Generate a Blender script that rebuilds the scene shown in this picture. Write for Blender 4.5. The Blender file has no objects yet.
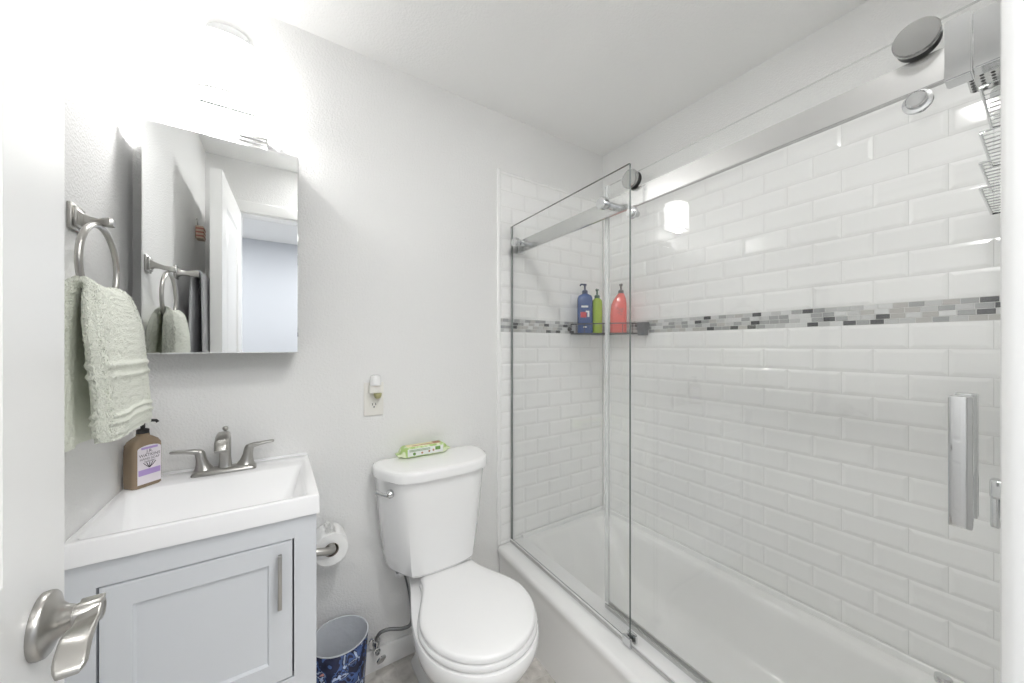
import bpy, bmesh, math, random
from mathutils import Vector, Matrix
PI = math.pi
random.seed(4)
sc = bpy.context.scene
COL = sc.collection

# ------------------------------------------------------------------ camera, world, exposure, lights
CAM_H = 1.296
cam_data = bpy.data.cameras.new('camera')
cam_data.sensor_width = 36.0
cam_data.lens = 355.5 / 1024 * 36.0
cam_data.shift_y = 4.9 / 1024
cam_data.clip_start = 0.01
cam = bpy.data.objects.new('camera', cam_data)
cam.location = (0, 0, CAM_H)
cam.rotation_euler = (PI / 2, 0, -math.radians(33.33))
COL.objects.link(cam)
sc.camera = cam

world = bpy.data.worlds.new('world')
sc.world = world
world.use_nodes = True
world.node_tree.nodes['Background'].inputs[0].default_value = (0.9, 0.95, 1.0, 1)
world.node_tree.nodes['Background'].inputs[1].default_value = 0.4

sc.view_settings.view_transform = 'Standard'
sc.view_settings.look = 'None'
sc.view_settings.gamma = 1.0
sc.view_settings.use_curve_mapping = False
sc.view_settings.exposure = 0.1
sc.cycles.max_bounces = 16
sc.cycles.diffuse_bounces = 10
sc.cycles.glossy_bounces = 6
sc.cycles.transparent_max_bounces = 24
sc.cycles.caustics_reflective = False
sc.cycles.caustics_refractive = False
sc.cycles.use_denoising = True

SCONCE_STRENGTH = 7.5
BULB_DOWN = 225.0
BULB_UP = 14.0
HALL_FILL = 13.0
HALL_FAR = 14.0
FILL_LAMP_STRENGTH = 122.0  # output of the overhead lamp added as fill for the tub end


def area_light(name, loc, size, power, color=(1, 1, 1)):
    l = bpy.data.lights.new(name, 'AREA')
    l.shape = 'DISK'
    l.size = size
    l.energy = power
    l.color = color
    o = bpy.data.objects.new(name, l)
    o.location = loc
    COL.objects.link(o)
    return o


# hallway ceiling lamps behind the camera; the first enlarged by the door as frontal fill
area_light('hall_downlight', (0.15, -0.75, 2.43), 0.5, HALL_FILL, (1, 0.99, 0.97))
area_light('hall_downlight', (0.80, -1.30, 2.43), 0.16, HALL_FAR, (0.985, 0.992, 1.0))
area_light('hall_downlight', (-0.9, -1.20, 2.43), 0.16, HALL_FAR, (0.985, 0.992, 1.0))


# ------------------------------------------------------------------ materials
def lin(c):
    return c / 12.92 if c <= 0.04045 else ((c + 0.055) / 1.055) ** 2.4


def rgb(r, g, b):
    return (lin(r / 255), lin(g / 255), lin(b / 255), 1)


def mat(name, col, rough=0.5, metal=0.0, bump=None, coat=0.0, spec=0.5, aniso=None, sheen=0.0):
    m = bpy.data.materials.new(name)
    m.use_nodes = True
    nt = m.node_tree
    b = nt.nodes['Principled BSDF']
    b.inputs['Base Color'].default_value = col
    b.inputs['Roughness'].default_value = rough
    b.inputs['Metallic'].default_value = metal
    b.inputs['Specular IOR Level'].default_value = spec
    b.inputs['Coat Weight'].default_value = coat
    if sheen:
        b.inputs['Sheen Weight'].default_value = sheen
    if bump:
        scale, strength, dist = bump[:3]
        tc = nt.nodes.new('ShaderNodeTexCoord')
        n = nt.nodes.new('ShaderNodeTexNoise')
        n.inputs['Scale'].default_value = scale
        n.inputs['Detail'].default_value = bump[3] if len(bump) > 3 else 2.0
        bp = nt.nodes.new('ShaderNodeBump')
        bp.inputs['Strength'].default_value = strength
        bp.inputs['Distance'].default_value = dist
        nt.links.new(tc.outputs['Object'], n.inputs['Vector'])
        src = n.outputs['Fac']
        if len(bump) > 4:
            r = nt.nodes.new('ShaderNodeValToRGB')
            r.color_ramp.elements[0].position = bump[4]
            r.color_ramp.elements[1].position = bump[5]
            nt.links.new(src, r.inputs['Fac'])
            src = r.outputs['Color']
        nt.links.new(src, bp.inputs['Height'])
        nt.links.new(bp.outputs['Normal'], b.inputs['Normal'])
    return m


def emis(name, col, strength):
    m = bpy.data.materials.new(name)
    m.use_nodes = True
    nt = m.node_tree
    b = nt.nodes['Principled BSDF']
    b.inputs['Base Color'].default_value = (0.9, 0.9, 0.9, 1)
    b.inputs['Roughness'].default_value = 0.3
    b.inputs['Emission Color'].default_value = col
    b.inputs['Emission Strength'].default_value = strength
    return m


def glass_mat(name, tint, gain=1.0):
    """architectural glass: clear transmission plus a Schlick reflection on each face"""
    m = bpy.data.materials.new(name)
    m.use_nodes = True
    nt = m.node_tree
    nt.nodes.remove(nt.nodes['Principled BSDF'])
    out = nt.nodes['Material Output']
    tr = nt.nodes.new('ShaderNodeBsdfTransparent')
    tr.inputs[0].default_value = tint
    gl = nt.nodes.new('ShaderNodeBsdfGlossy')
    gl.inputs['Roughness'].default_value = 0.0
    gl.inputs[0].default_value = (1, 1, 1, 1)
    lw = nt.nodes.new('ShaderNodeLayerWeight')
    lw.inputs['Blend'].default_value = 0.5
    pw = nt.nodes.new('ShaderNodeMath'); pw.operation = 'POWER'; pw.inputs[1].default_value = 5
    ma = nt.nodes.new('ShaderNodeMath'); ma.operation = 'MULTIPLY_ADD'
    ma.inputs[1].default_value = 0.96 * gain; ma.inputs[2].default_value = 0.04 * gain
    mx = nt.nodes.new('ShaderNodeMixShader')
    L = nt.links.new
    L(lw.outputs['Facing'], pw.inputs[0]); L(pw.outputs[0], ma.inputs[0]); L(ma.outputs[0], mx.inputs[0])
    L(tr.outputs[0], mx.inputs[1]); L(gl.outputs[0], mx.inputs[2]); L(mx.outputs[0], out.inputs['Surface'])
    return m


M = {}
M['paint'] = mat('wall_paint', rgb(232, 232, 231), 0.55, bump=(170, 0.25, 0.004, 2.0, 0.35, 0.75), spec=0.3)
M['ceiling'] = mat('ceiling_paint', rgb(244, 244, 243), 0.7, bump=(140, 0.25, 0.003, 2.0, 0.35, 0.75), spec=0.2)
M['hall_paint'] = mat('hall_paint', rgb(200, 203, 208), 0.6, bump=(170, 0.3, 0.003))
M['white_trim'] = mat('white_trim_paint', rgb(240, 240, 239), 0.25, bump=(25, 0.03, 0.002))
M['door_white'] = mat('door_white_paint', rgb(236, 236, 235), 0.28, bump=(40, 0.05, 0.002))
M['tile'] = mat('white_glazed_tile', rgb(242, 242, 241), 0.10, spec=0.5, bump=(11, 0.12, 0.004))
M['grout'] = mat('grout', rgb(216, 216, 214), 0.9)
M['mos_light'] = mat('mosaic_light', rgb(198, 199, 198), 0.2)
M['mos_pale'] = mat('mosaic_pale', rgb(216, 217, 216), 0.15)
M['mos_mid'] = mat('mosaic_grey', rgb(164, 165, 165), 0.2)
M['mos_warm'] = mat('mosaic_stone', rgb(184, 182, 178), 0.45, bump=(300, 0.3, 0.001))
M['mos_dark'] = mat('mosaic_charcoal', rgb(84, 85, 86), 0.12)
M['porcelain'] = mat('porcelain', rgb(243, 243, 243), 0.08, coat=0.3)
M['plastic_white'] = mat('seat_plastic', rgb(240, 240, 240), 0.22)
M['acrylic'] = mat('tub_acrylic', rgb(238, 238, 237), 0.12)
M['sink_white'] = mat('sink_composite', rgb(243, 243, 244), 0.14)
M['cab'] = mat('cabinet_lacquer', rgb(214, 217, 221), 0.32)
M['cab_in'] = mat('cabinet_inside', rgb(90, 90, 92), 0.8)
M['nickel'] = mat('brushed_nickel', rgb(178, 176, 172), 0.3, 1.0, bump=(60, 0.04, 0.001))
M['chrome'] = mat('chrome', rgb(214, 215, 216), 0.08, 1.0)
M['satin'] = mat('satin_steel', rgb(206, 206, 205), 0.25, 1.0)
M['disc'] = mat('roller_cap_steel', rgb(176, 176, 175), 0.09, 1.0)
M['black'] = mat('black_rubber', rgb(30, 30, 30), 0.5)
M['mirror'] = mat('mirror_silver', (0.9, 0.91, 0.91, 1), 0.0, 1.0)
M['mirror_box'] = mat('cabinet_aluminium', rgb(200, 200, 200), 0.35, 0.6)
def clearish(name, col, k):
    m = mat(name, col, 0.3)
    nt = m.node_tree
    tr = nt.nodes.new('ShaderNodeBsdfTransparent'); mx = nt.nodes.new('ShaderNodeMixShader'); mx.inputs[0].default_value = 1 - k
    nt.links.new(tr.outputs[0], mx.inputs[1]); nt.links.new(nt.nodes['Principled BSDF'].outputs[0], mx.inputs[2]); nt.links.new(mx.outputs[0], nt.nodes['Material Output'].inputs['Surface'])
    return m


M['glass'] = glass_mat('shower_glass', (0.990, 0.993, 0.991, 1))
M['glass_edge'] = mat('glass_edge', rgb(104, 112, 110), 0.15, spec=0.8)
M['glass_edge_light'] = clearish('glass_edge_light', rgb(214, 218, 216), 0.72)
M['seal'] = clearish('clear_seal', rgb(236, 238, 238), 0.55)
M['towel'] = mat('terry_sage', rgb(238, 241, 229), 0.95, bump=(420, 0.8, 0.004, 3.0), sheen=0.2)
M['towel_grey'] = mat('terry_grey', rgb(196, 196, 200), 0.95, bump=(380, 1.0, 0.005, 3.0), sheen=0.3)
M['ivory'] = mat('outlet_plastic', rgb(232, 230, 224), 0.35)
M['dark'] = mat('dark_slot', rgb(40, 40, 40), 0.6)
M['paper'] = mat('tissue_paper', rgb(244, 244, 243), 0.95, bump=(500, 0.3, 0.001))
M['card'] = mat('cardboard', rgb(150, 140, 128), 0.9)
M['hose'] = mat('braided_hose', rgb(122, 123, 124), 0.35, 0.7, bump=(900, 0.6, 0.001))
M['wire'] = mat('dark_wire', rgb(70, 70, 72), 0.35, 0.7)
M['cup_grey'] = mat('grey_plastic', rgb(120, 121, 123), 0.45)
M['lettering'] = mat('print_dark', rgb(60, 54, 62), 0.7)
M['lilac'] = mat('print_lilac', rgb(176, 152, 206), 0.6)
M['label'] = mat('label_paper', rgb(226, 220, 226), 0.6)
M['white'] = mat('print_white', rgb(236, 236, 236), 0.5)
M['red'] = mat('print_red', rgb(190, 60, 70), 0.5)


def brick_floor():
    m = bpy.data.materials.new('floor_vinyl')
    m.use_nodes = True
    nt = m.node_tree
    b = nt.nodes['Principled BSDF']
    L = nt.links.new
    tc = nt.nodes.new('ShaderNodeTexCoord')
    vo = nt.nodes.new('ShaderNodeTexVoronoi'); vo.inputs['Scale'].default_value = 17; vo.inputs['Randomness'].default_value = 0.55
    ve = nt.nodes.new('ShaderNodeTexVoronoi'); ve.feature = 'DISTANCE_TO_EDGE'; ve.inputs['Scale'].default_value = 17; ve.inputs['Randomness'].default_value = 0.55
    no = nt.nodes.new('ShaderNodeTexNoise'); no.inputs['Scale'].default_value = 30; no.inputs['Detail'].default_value = 5
    L(tc.outputs['Object'], vo.inputs['Vector']); L(tc.outputs['Object'], ve.inputs['Vector']); L(tc.outputs['Object'], no.inputs['Vector'])
    r1 = nt.nodes.new('ShaderNodeValToRGB')
    r1.color_ramp.elements[0].color = rgb(200, 196, 190); r1.color_ramp.elements[1].color = rgb(232, 228, 223)
    L(vo.outputs['Color'], r1.inputs['Fac'])
    r2 = nt.nodes.new('ShaderNodeValToRGB')
    r2.color_ramp.elements[0].position = 0.3; r2.color_ramp.elements[0].color = (0.62, 0.61, 0.60, 1); r2.color_ramp.elements[1].position = 0.7
    L(no.outputs['Fac'], r2.inputs['Fac'])
    mx = nt.nodes.new('ShaderNodeMix'); mx.data_type = 'RGBA'; mx.blend_type = 'MULTIPLY'; mx.inputs[0].default_value = 0.8
    L(r1.outputs[0], mx.inputs[6]); L(r2.outputs[0], mx.inputs[7])
    r3 = nt.nodes.new('ShaderNodeValToRGB'); r3.color_ramp.elements[0].position = 0.02; r3.color_ramp.elements[1].position = 0.06
    L(ve.outputs['Distance'], r3.inputs['Fac'])
    m2 = nt.nodes.new('ShaderNodeMix'); m2.data_type = 'RGBA'
    m2.inputs[6].default_value = rgb(206, 203, 198)
    L(r3.outputs[0], m2.inputs[0]); L(mx.outputs[2], m2.inputs[7])
    L(m2.outputs[2], b.inputs['Base Color'])
    b.inputs['Roughness'].default_value = 0.4
    return m


M['floor'] = brick_floor()


# ------------------------------------------------------------------ builders
ORG = {}


def tag(o, label=None, cat=None, group=None, kind=None):
    if label: o['label'] = label
    if cat: o['category'] = cat
    if group: o['group'] = group
    if kind: o['kind'] = kind
    return o


def thing(name, loc, label, cat, group=None):
    o = bpy.data.objects.new(name, None)
    o.empty_display_size = 0.05
    o.location = loc
    COL.objects.link(o)
    ORG[o.name] = Vector(loc)
    return tag(o, label, cat, group)


def obj(name, bm, mats, parent=None, smooth=None, origin=None, recalc=True):
    """link a bmesh (in world coordinates) as ONE mesh object; smooth = auto-smooth angle in degrees"""
    if not isinstance(mats, (list, tuple)): mats = [mats]
    if recalc:
        bmesh.ops.recalc_face_normals(bm, faces=bm.faces[:])
    if parent is not None:
        org = ORG[parent.name]
    else:
        org = Vector(origin) if origin else Vector((0, 0, 0))
    bm.transform(Matrix.Translation(-org))
    me = bpy.data.meshes.new(name)
    bm.to_mesh(me); bm.free()
    for m in mats: me.materials.append(m)
    if smooth:
        me.polygons.foreach_set('use_smooth', [True] * len(me.polygons))
        me.set_sharp_from_angle(angle=math.radians(smooth))
    o = bpy.data.objects.new(name, me)
    COL.objects.link(o)
    ORG[o.name] = org
    if parent is not None:
        o.parent = parent
    else:
        o.location = org
    return o


def struct(name, bm, mats, parent=None, smooth=None):
    o = obj(name, bm, mats, parent, smooth)
    if parent is None: o['kind'] = 'structure'
    return o


def B():
    return bmesh.new()


def box(bm, x0, x1, y0, y1, z0, z1, bev=0.0, seg=2, mi=0, T=None):
    vs = [bm.verts.new((x, y, z)) for z in (z0, z1) for y in (y0, y1) for x in (x0, x1)]
    fs = [bm.faces.new([vs[i] for i in q]) for q in ((0, 2, 3, 1), (4, 5, 7, 6), (0, 1, 5, 4), (2, 6, 7, 3), (0, 4, 6, 2), (1, 3, 7, 5))]
    for f in fs: f.material_index = mi
    allv = vs
    if bev > 0:
        es = list({e for f in fs for e in f.edges})
        r = bmesh.ops.bevel(bm, geom=es, offset=bev, segments=seg, profile=0.5, affect='EDGES', clamp_overlap=True)
        allv = list({v for v in r['verts']} | {v for f in fs if f.is_valid for v in f.verts})
        for f in r['faces']: f.material_index = mi
    if T is not None:
        bmesh.ops.transform(bm, matrix=T, verts=[v for v in allv if v.is_valid])
    return allv


def ring_loft(bm, rings, cap0=True, cap1=True, mi=0, closed=True):
    """rings: list of lists of 3-D points with equal counts"""
    vr = [[bm.verts.new(p) for p in r] for r in rings]
    n = len(vr[0])
    for a, b in zip(vr, vr[1:]):
        for i in range(n if closed else n - 1):
            f = bm.faces.new((a[i], a[(i + 1) % n], b[(i + 1) % n], b[i])); f.material_index = mi
    if cap0: bm.faces.new(vr[0][::-1]).material_index = mi
    if cap1: bm.faces.new(vr[-1]).material_index = mi
    return vr


def frame_axis(ax):
    ax = Vector(ax).normalized()
    up = Vector((0, 0, 1)) if abs(ax.z) < 0.9 else Vector((1, 0, 0))
    u = ax.cross(up).normalized()
    return ax, u, ax.cross(u).normalized()


def lathe(bm, c, axis, prof, n=32, cap0=True, cap1=True, mi=0, sx=1.0, sy=1.0):
    """prof: (distance along axis, radius)"""
    ax, u, v = frame_axis(axis)
    c = Vector(c)
    rings = []
    for (t, r) in prof:
        r = max(r, 1e-5)
        rings.append([c + ax * t + u * (sx * r * math.cos(2 * PI * i / n)) + v * (sy * r * math.sin(2 * PI * i / n)) for i in range(n)])
    return ring_loft(bm, rings, cap0, cap1, mi)


def smooth_path(pts, sub=6):
    pts = [Vector(p) for p in pts]
    P = [pts[0] * 2 - pts[1]] + pts + [pts[-1] * 2 - pts[-2]]
    out = []
    for i in range(1, len(P) - 2):
        for k in range(sub):
            t = k / sub
            a, b, c, d = P[i - 1], P[i], P[i + 1], P[i + 2]
            out.append(0.5 * ((2 * b) + (c - a) * t + (2 * a - 5 * b + 4 * c - d) * t * t + (3 * b - a - 3 * c + d) * t ** 3))
    out.append(pts[-1])
    return out


def tube(bm, pts, r, n=10, closed=False, mi=0, radii=None):
    pts = [Vector(p) for p in pts]
    m = len(pts)
    rings = []
    prev = None
    for i, p in enumerate(pts):
        if closed:
            d = (pts[(i + 1) % m] - pts[i - 1]).normalized()
        else:
            d = (pts[min(i + 1, m - 1)] - pts[max(i - 1, 0)]).normalized()
        if prev is None:
            _, u, _v = frame_axis(d)
        else:
            u = (prev - d * prev.dot(d)).normalized()
        prev = u
        v = d.cross(u)
        rr = radii[i] if radii else r
        rings.append([p + u * (rr * math.cos(2 * PI * k / n)) + v * (rr * math.sin(2 * PI * k / n)) for k in range(n)])
    if closed:
        vr = [[bm.verts.new(q) for q in rg] for rg in rings]
        for i in range(m):
            a, b = vr[i], vr[(i + 1) % m]
            # best matching offset on the closing seam
            off = 0
            if i == m - 1:
                off = min(range(n), key=lambda o: (a[0].co - b[o].co).length)
            for k in range(n):
                bm.faces.new((a[k], a[(k + 1) % n], b[(k + 1 + off) % n], b[(k + off) % n])).material_index = mi
    else:
        ring_loft(bm, rings, mi=mi)


def prism(bm, poly, fn, t0, t1, mi=0):
    """extrude a 2-D polygon; fn(a, b, t) -> 3-D point"""
    ring_loft(bm, [[fn(a, b, t0) for a, b in poly], [fn(a, b, t1) for a, b in poly]], mi=mi)


def rrect(x0, x1, y0, y1, r, n=5):
    out = []
    for cx, cy, a0 in ((x1 - r, y0 + r, -PI / 2), (x1 - r, y1 - r, 0), (x0 + r, y1 - r, PI / 2), (x0 + r, y0 + r, PI)):
        for i in range(n + 1):
            a = a0 + PI / 2 * i / n
            out.append((cx + r * math.cos(a), cy + r * math.sin(a)))
    return out


def bevel_sharp(bm, off, seg=2, ang=40):
    es = [e for e in bm.edges if len(e.link_faces) == 2 and e.calc_face_angle(0) > math.radians(ang)]
    bmesh.ops.bevel(bm, geom=es, offset=off, segments=seg, profile=0.5, affect='EDGES', clamp_overlap=True)


def text_bm(txt, size, T):
    cu = bpy.data.curves.new('t', 'FONT')
    cu.body = txt; cu.size = size; cu.align_x = 'CENTER'; cu.align_y = 'CENTER'; cu.extrude = 0.0
    cu.resolution_u = 2
    o = bpy.data.objects.new('t', cu)
    COL.objects.link(o)
    dg = bpy.context.evaluated_depsgraph_get()
    me = bpy.data.meshes.new_from_object(o.evaluated_get(dg))
    bm = bmesh.new(); bm.from_mesh(me)
    bm.transform(T)
    bpy.data.objects.remove(o); bpy.data.curves.remove(cu); bpy.data.meshes.remove(me)
    return bm


def merge(bm, other):
    me = bpy.data.meshes.new('tmp'); other.to_mesh(me); other.free()
    bm.from_mesh(me); bpy.data.meshes.remove(me)


# ------------------------------------------------------------------ the room (metres; the camera stands in the doorway at 0, 0)
XL, XR = -0.360, 1.640          # painted left wall, right wall behind the tiles
YB, YN = 1.496, 0.004           # painted back wall, near wall (inner face)
ZC = 2.446
TILE_X, TILE_Y = 1.632, 1.488   # front faces of the tiles
DOOR_X0, DOOR_X1, DOOR_H = -0.190, 0.478, 2.12
T_ = 0.10

bm = B(); box(bm, XL - 1.2, XR + 0.3, -2.05, YB + T_, -0.06, 0.0); struct('floor', bm, M['floor'])
bm = B(); box(bm, XL - 1.2, XR + 0.3, -2.05, YB + T_, ZC, ZC + 0.06); struct('ceiling', bm, M['ceiling'])
bm = B(); box(bm, XL - T_, XR + T_, YB, YB + T_, 0, ZC); wall_back = struct('wall_back', bm, M['paint'])
bm = B(); box(bm, XL - T_, XL, YN, YB, 0, ZC); struct('wall_left', bm, M['paint'])
bm = B(); box(bm, XR, XR + T_, -0.10, YB, 0, ZC); wall_right = struct('wall_right', bm, M['paint'])
# near wall with the doorway cut out of it
bm = B()
box(bm, XL - T_, DOOR_X0 - 0.02, -0.10, YN, 0, ZC)
box(bm, DOOR_X1 + 0.02, XR, -0.10, YN, 0, ZC)
box(bm, DOOR_X0 - 0.02, DOOR_X1 + 0.02, -0.10, YN, DOOR_H + 0.02, ZC)
struct('wall_near', bm, M['paint'])
# hallway beyond the doorway
bm = B(); box(bm, XL - 1.2, XR + 0.3, -2.05, -1.95, 0, ZC); struct('wall_hall', bm, M['hall_paint'])
bm = B(); box(bm, XL - 1.2, XL - 1.1, -1.95, -0.10, 0, ZC); struct('wall_hall_left', bm, M['hall_paint'])
bm = B(); box(bm, XR + 0.2, XR + 0.3, -1.95, -0.10, 0, ZC); struct('wall_hall_right', bm, M['hall_paint'])
bm = B(); box(bm, XL - 1.1, XL - T_, -0.10, -0.02, 0, ZC); box(bm, XR + T_, XR + 0.2, -0.10, -0.02, 0, ZC); struct('wall_hall_front', bm, M['hall_paint'])

# door lining and casings
def casing(name, x0, x1, z0, z1, y0, y1):
    bm = B(); box(bm, x0, x1, y0, y1, z0, z1, 0.007, 3); return struct(name, bm, M['white_trim'], smooth=40)
casing('trim_1', DOOR_X0 - 0.062, DOOR_X0 - 0.006, 0, DOOR_H + 0.006, YN, YN + 0.019)
casing('trim_2', DOOR_X1, DOOR_X1 + 0.06, 0, DOOR_H + 0.006, YN, YN + 0.019)
casing('trim_3', DOOR_X0 - 0.062, DOOR_X1 + 0.06, DOOR_H + 0.006, DOOR_H + 0.075, YN, YN + 0.021)
bm = B(); box(bm, DOOR_X0 - 0.02, DOOR_X0 - 0.003, -0.105, YN, 0, DOOR_H + 0.015); struct('trim_4', bm, M['white_trim'])
bm = B(); box(bm, DOOR_X1 + 0.003, DOOR_X1 + 0.02, -0.105, YN, 0, DOOR_H + 0.015); struct('trim_5', bm, M['white_trim'])
bm = B(); box(bm, DOOR_X0 - 0.003, DOOR_X1 + 0.003, -0.105, YN, DOOR_H + 0.003, DOOR_H + 0.02); struct('trim_6', bm, M['white_trim'])


def baseboard(name, x0, x1, y0, y1, h=0.085):
    bm = B(); box(bm, x0, x1, y0, y1, 0, h, 0.005, 2); return struct(name, bm, M['white_trim'], smooth=40)
baseboard('baseboard_back', 0.10, 0.885, YB - 0.014, YB)
baseboard('baseboard_left', XL, XL + 0.014, 0.03, 1.07)


# ------------------------------------------------------------------ bevelled subway tiles with the mosaic band
PX, PZ = 0.1574, 0.0793
Z_BAND0, Z_BAND1 = 1.368, 1.434
Z_TUB = 0.345
TZ_RIM = 0.322
Z_TOP = 2.163


def tile_field(fn, a0, a1, phase, zlo, zhi, bm, first_odd):
    """fn(a, depth, z): depth 0 = front face of a tile, positive = towards the wall"""
    g = 0.0008
    rows = []
    z = Z_BAND0; k = 0
    while z > zlo + 0.004:
        rows.append((max(z - PZ, zlo), z, k % 2)); z -= PZ; k += 1
    z = Z_BAND1; k = 0
    while z < zhi - 0.004:
        rows.append((z, min(z + PZ, zhi), (k + 1) % 2)); z += PZ; k += 1
    for (z0, z1, odd) in rows:
        ph = phase + (PX / 2 if odd != first_odd else 0)
        a = ph - math.ceil((ph - a0) / PX) * PX
        while a < a1 - 0.004:
            b0, b1 = max(a, a0), min(a + PX, a1)
            a += PX
            if b1 - b0 < 0.006: continue
            p0, p1, q0, q1 = b0 + g, b1 - g, z0 + g, z1 - g
            bw = min(0.0105, (p1 - p0) * 0.3, (q1 - q0) * 0.3)
            rg = []
            for ins, dep in ((0, 0.0062), (0, 0.0026), (bw * 0.85, 0.0004), (bw * 1.15, 0.0)):
                rg.append([fn(p0 + ins, dep, q0 + ins), fn(p1 - ins, dep, q0 + ins), fn(p1 - ins, dep, q1 - ins), fn(p0 + ins, dep, q1 - ins)])
            ring_loft(bm, rg, cap0=False, cap1=True)


def mosaic(fn, a0, a1, bm):
    n = 4
    h = (Z_BAND1 - Z_BAND0) / n
    rnd = random.Random(11)
    pitch = 0.0335
    for r in range(n):
        a = a0 - rnd.random() * pitch
        last = 0
        while a < a1:
            b0, b1 = max(a, a0), min(a + pitch, a1)
            a += pitch
            if b1 - b0 < 0.003: continue
            p0, p1 = b0 + 0.0009, b1 - 0.0009
            q0, q1 = Z_BAND0 + r * h + 0.0009, Z_BAND0 + (r + 1) * h - 0.0009
            x = rnd.random()
            mi = 4 if x < 0.10 and last != 4 else 2 if x < 0.34 else 3 if x < 0.54 else 1 if x < 0.80 else 0
            last = mi
            rg = []
            for ins, dep in ((0, 0.007), (0, 0.0022), (0.0006, 0.0014)):
                rg.append([fn(p0 + ins, dep, q0 + ins), fn(p1 - ins, dep, q0 + ins), fn(p1 - ins, dep, q1 - ins), fn(p0 + ins, dep, q1 - ins)])
            ring_loft(bm, rg, cap0=False, cap1=True, mi=mi)


MOS = [M['mos_pale'], M['mos_light'], M['mos_mid'], M['mos_warm'], M['mos_dark']]
A0_BACK = 0.912
fr = lambda a, d, z: (TILE_X + d, a, z)
fb = lambda a, d, z: (a, TILE_Y + d, z)
Y_NEAR = 0.012
# right wall
bm = B(); box(bm, TILE_X + 0.003, XR, Y_NEAR, TILE_Y + 0.004, 0.30, Z_TOP); g_r = struct('grout_bed', bm, M['grout'], wall_right)
bm = B(); tile_field(fr, Y_NEAR, TILE_Y - 0.0005, 0.0884, TZ_RIM - 0.003, Z_TOP, bm, 0); struct('subway_tiles', bm, M['tile'], wall_right)
bm = B(); mosaic(fr, Y_NEAR, TILE_Y, bm); struct('mosaic_band', bm, MOS, wall_right)
# back wall
bm = B(); box(bm, A0_BACK, TILE_X + 0.004, TILE_Y + 0.003, YB, 0.30, Z_TOP); struct('grout_bed', bm, M['grout'], wall_back)
bm = B(); tile_field(fb, A0_BACK, TILE_X - 0.0005, 1.0588, TZ_RIM - 0.003, Z_TOP, bm, 0); struct('subway_tiles', bm, M['tile'], wall_back)
bm = B(); mosaic(fb, A0_BACK, TILE_X, bm); struct('mosaic_band', bm, MOS, wall_back)
# bullnose edge of the tiled area on the back wall
bm = B(); box(bm, 0.892, A0_BACK, TILE_Y - 0.004, YB, TZ_RIM, Z_TOP + 0.004, 0.006, 4); struct('trim_7', bm, M['tile'], smooth=40)
bm = B(); box(bm, TILE_X - 0.003, XR, Y_NEAR, TILE_Y, Z_TOP, Z_TOP + 0.008, 0.002, 2); struct('trim_8', bm, M['tile'], smooth=40)
# tiles on the shower's near wall
bm = B(); box(bm, 0.90, TILE_X, YN, Y_NEAR, 0.30, Z_TOP); struct('trim_9', bm, M['tile'])


# ------------------------------------------------------------------ entry door (open into the room on the left)
HX, HY = -0.1895, 0.024
LX, LY = -0.2155, 0.655
dD = Vector((LX - HX, LY - HY, 0)); DW = dD.length; dD.normalize()
dN = Vector((dD.y, -dD.x, 0))     # room side, towards +x


def door_pt(s, n, z):
    return Vector((HX, HY, 0)) + dD * s + dN * n + Vector((0, 0, z))


DT = 0.044
bm = B()
DZ0, DZ1 = 0.012, 2.11
# front (camera) face built with two sunk panels; the leaf itself is one mesh
stile = 0.128
zs = [DZ0, 0.24, 0.86, 1.075, 1.98, DZ1]
ss = [0, stile, DW - stile, DW]
for side in (0, 1):
    n0 = 0.0 if side == 0 else -DT
    sg = 1 if side == 0 else -1
    V = {}
    def vv(s, z, n):
        k = (round(s, 5), round(z, 5), round(n, 5))
        if k not in V: V[k] = bm.verts.new(door_pt(s, n, z))
        return V[k]
    for i in range(3):
        for j in range(5):
            s0, s1, z0, z1 = ss[i], ss[i + 1], zs[j], zs[j + 1]
            if i == 1 and j in (1, 3):
                steps = [(0, 0), (0.006, 0.004), (0.012, 0.0075), (0.022, 0.008), (0.055, 0.002), (0.060, 0.002)]
                prev = None
                for ins, dep in steps:
                    q = [vv(s0 + ins, z0 + ins, n0 - sg * dep), vv(s1 - ins, z0 + ins, n0 - sg * dep), vv(s1 - ins, z1 - ins, n0 - sg * dep), vv(s0 + ins, z1 - ins, n0 - sg * dep)]
                    if prev:
                        for k in range(4):
                            bm.faces.new((prev[k], prev[(k + 1) % 4], q[(k + 1) % 4], q[k]))
                    prev = q
                bm.faces.new(prev)
            else:
                bm.faces.new((vv(s0, z0, n0), vv(s1, z0, n0), vv(s1, z1, n0), vv(s0, z1, n0)))
    if side == 0: V0 = V
    else: V1 = V
key = lambda s, z, n: (round(s, 5), round(z, 5), round(n, 5))
for j in range(5):
    for s in (0, DW):
        bm.faces.new((V0[key(s, zs[j], 0)], V0[key(s, zs[j + 1], 0)], V1[key(s, zs[j + 1], -DT)], V1[key(s, zs[j], -DT)]))
for i in range(3):
    for z in (DZ0, DZ1):
        bm.faces.new((V0[key(ss[i], z, 0)], V0[key(ss[i + 1], z, 0)], V1[key(ss[i + 1], z, -DT)], V1[key(ss[i], z, -DT)]))
door = struct('door_1', bm, M['door_white'])
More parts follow.
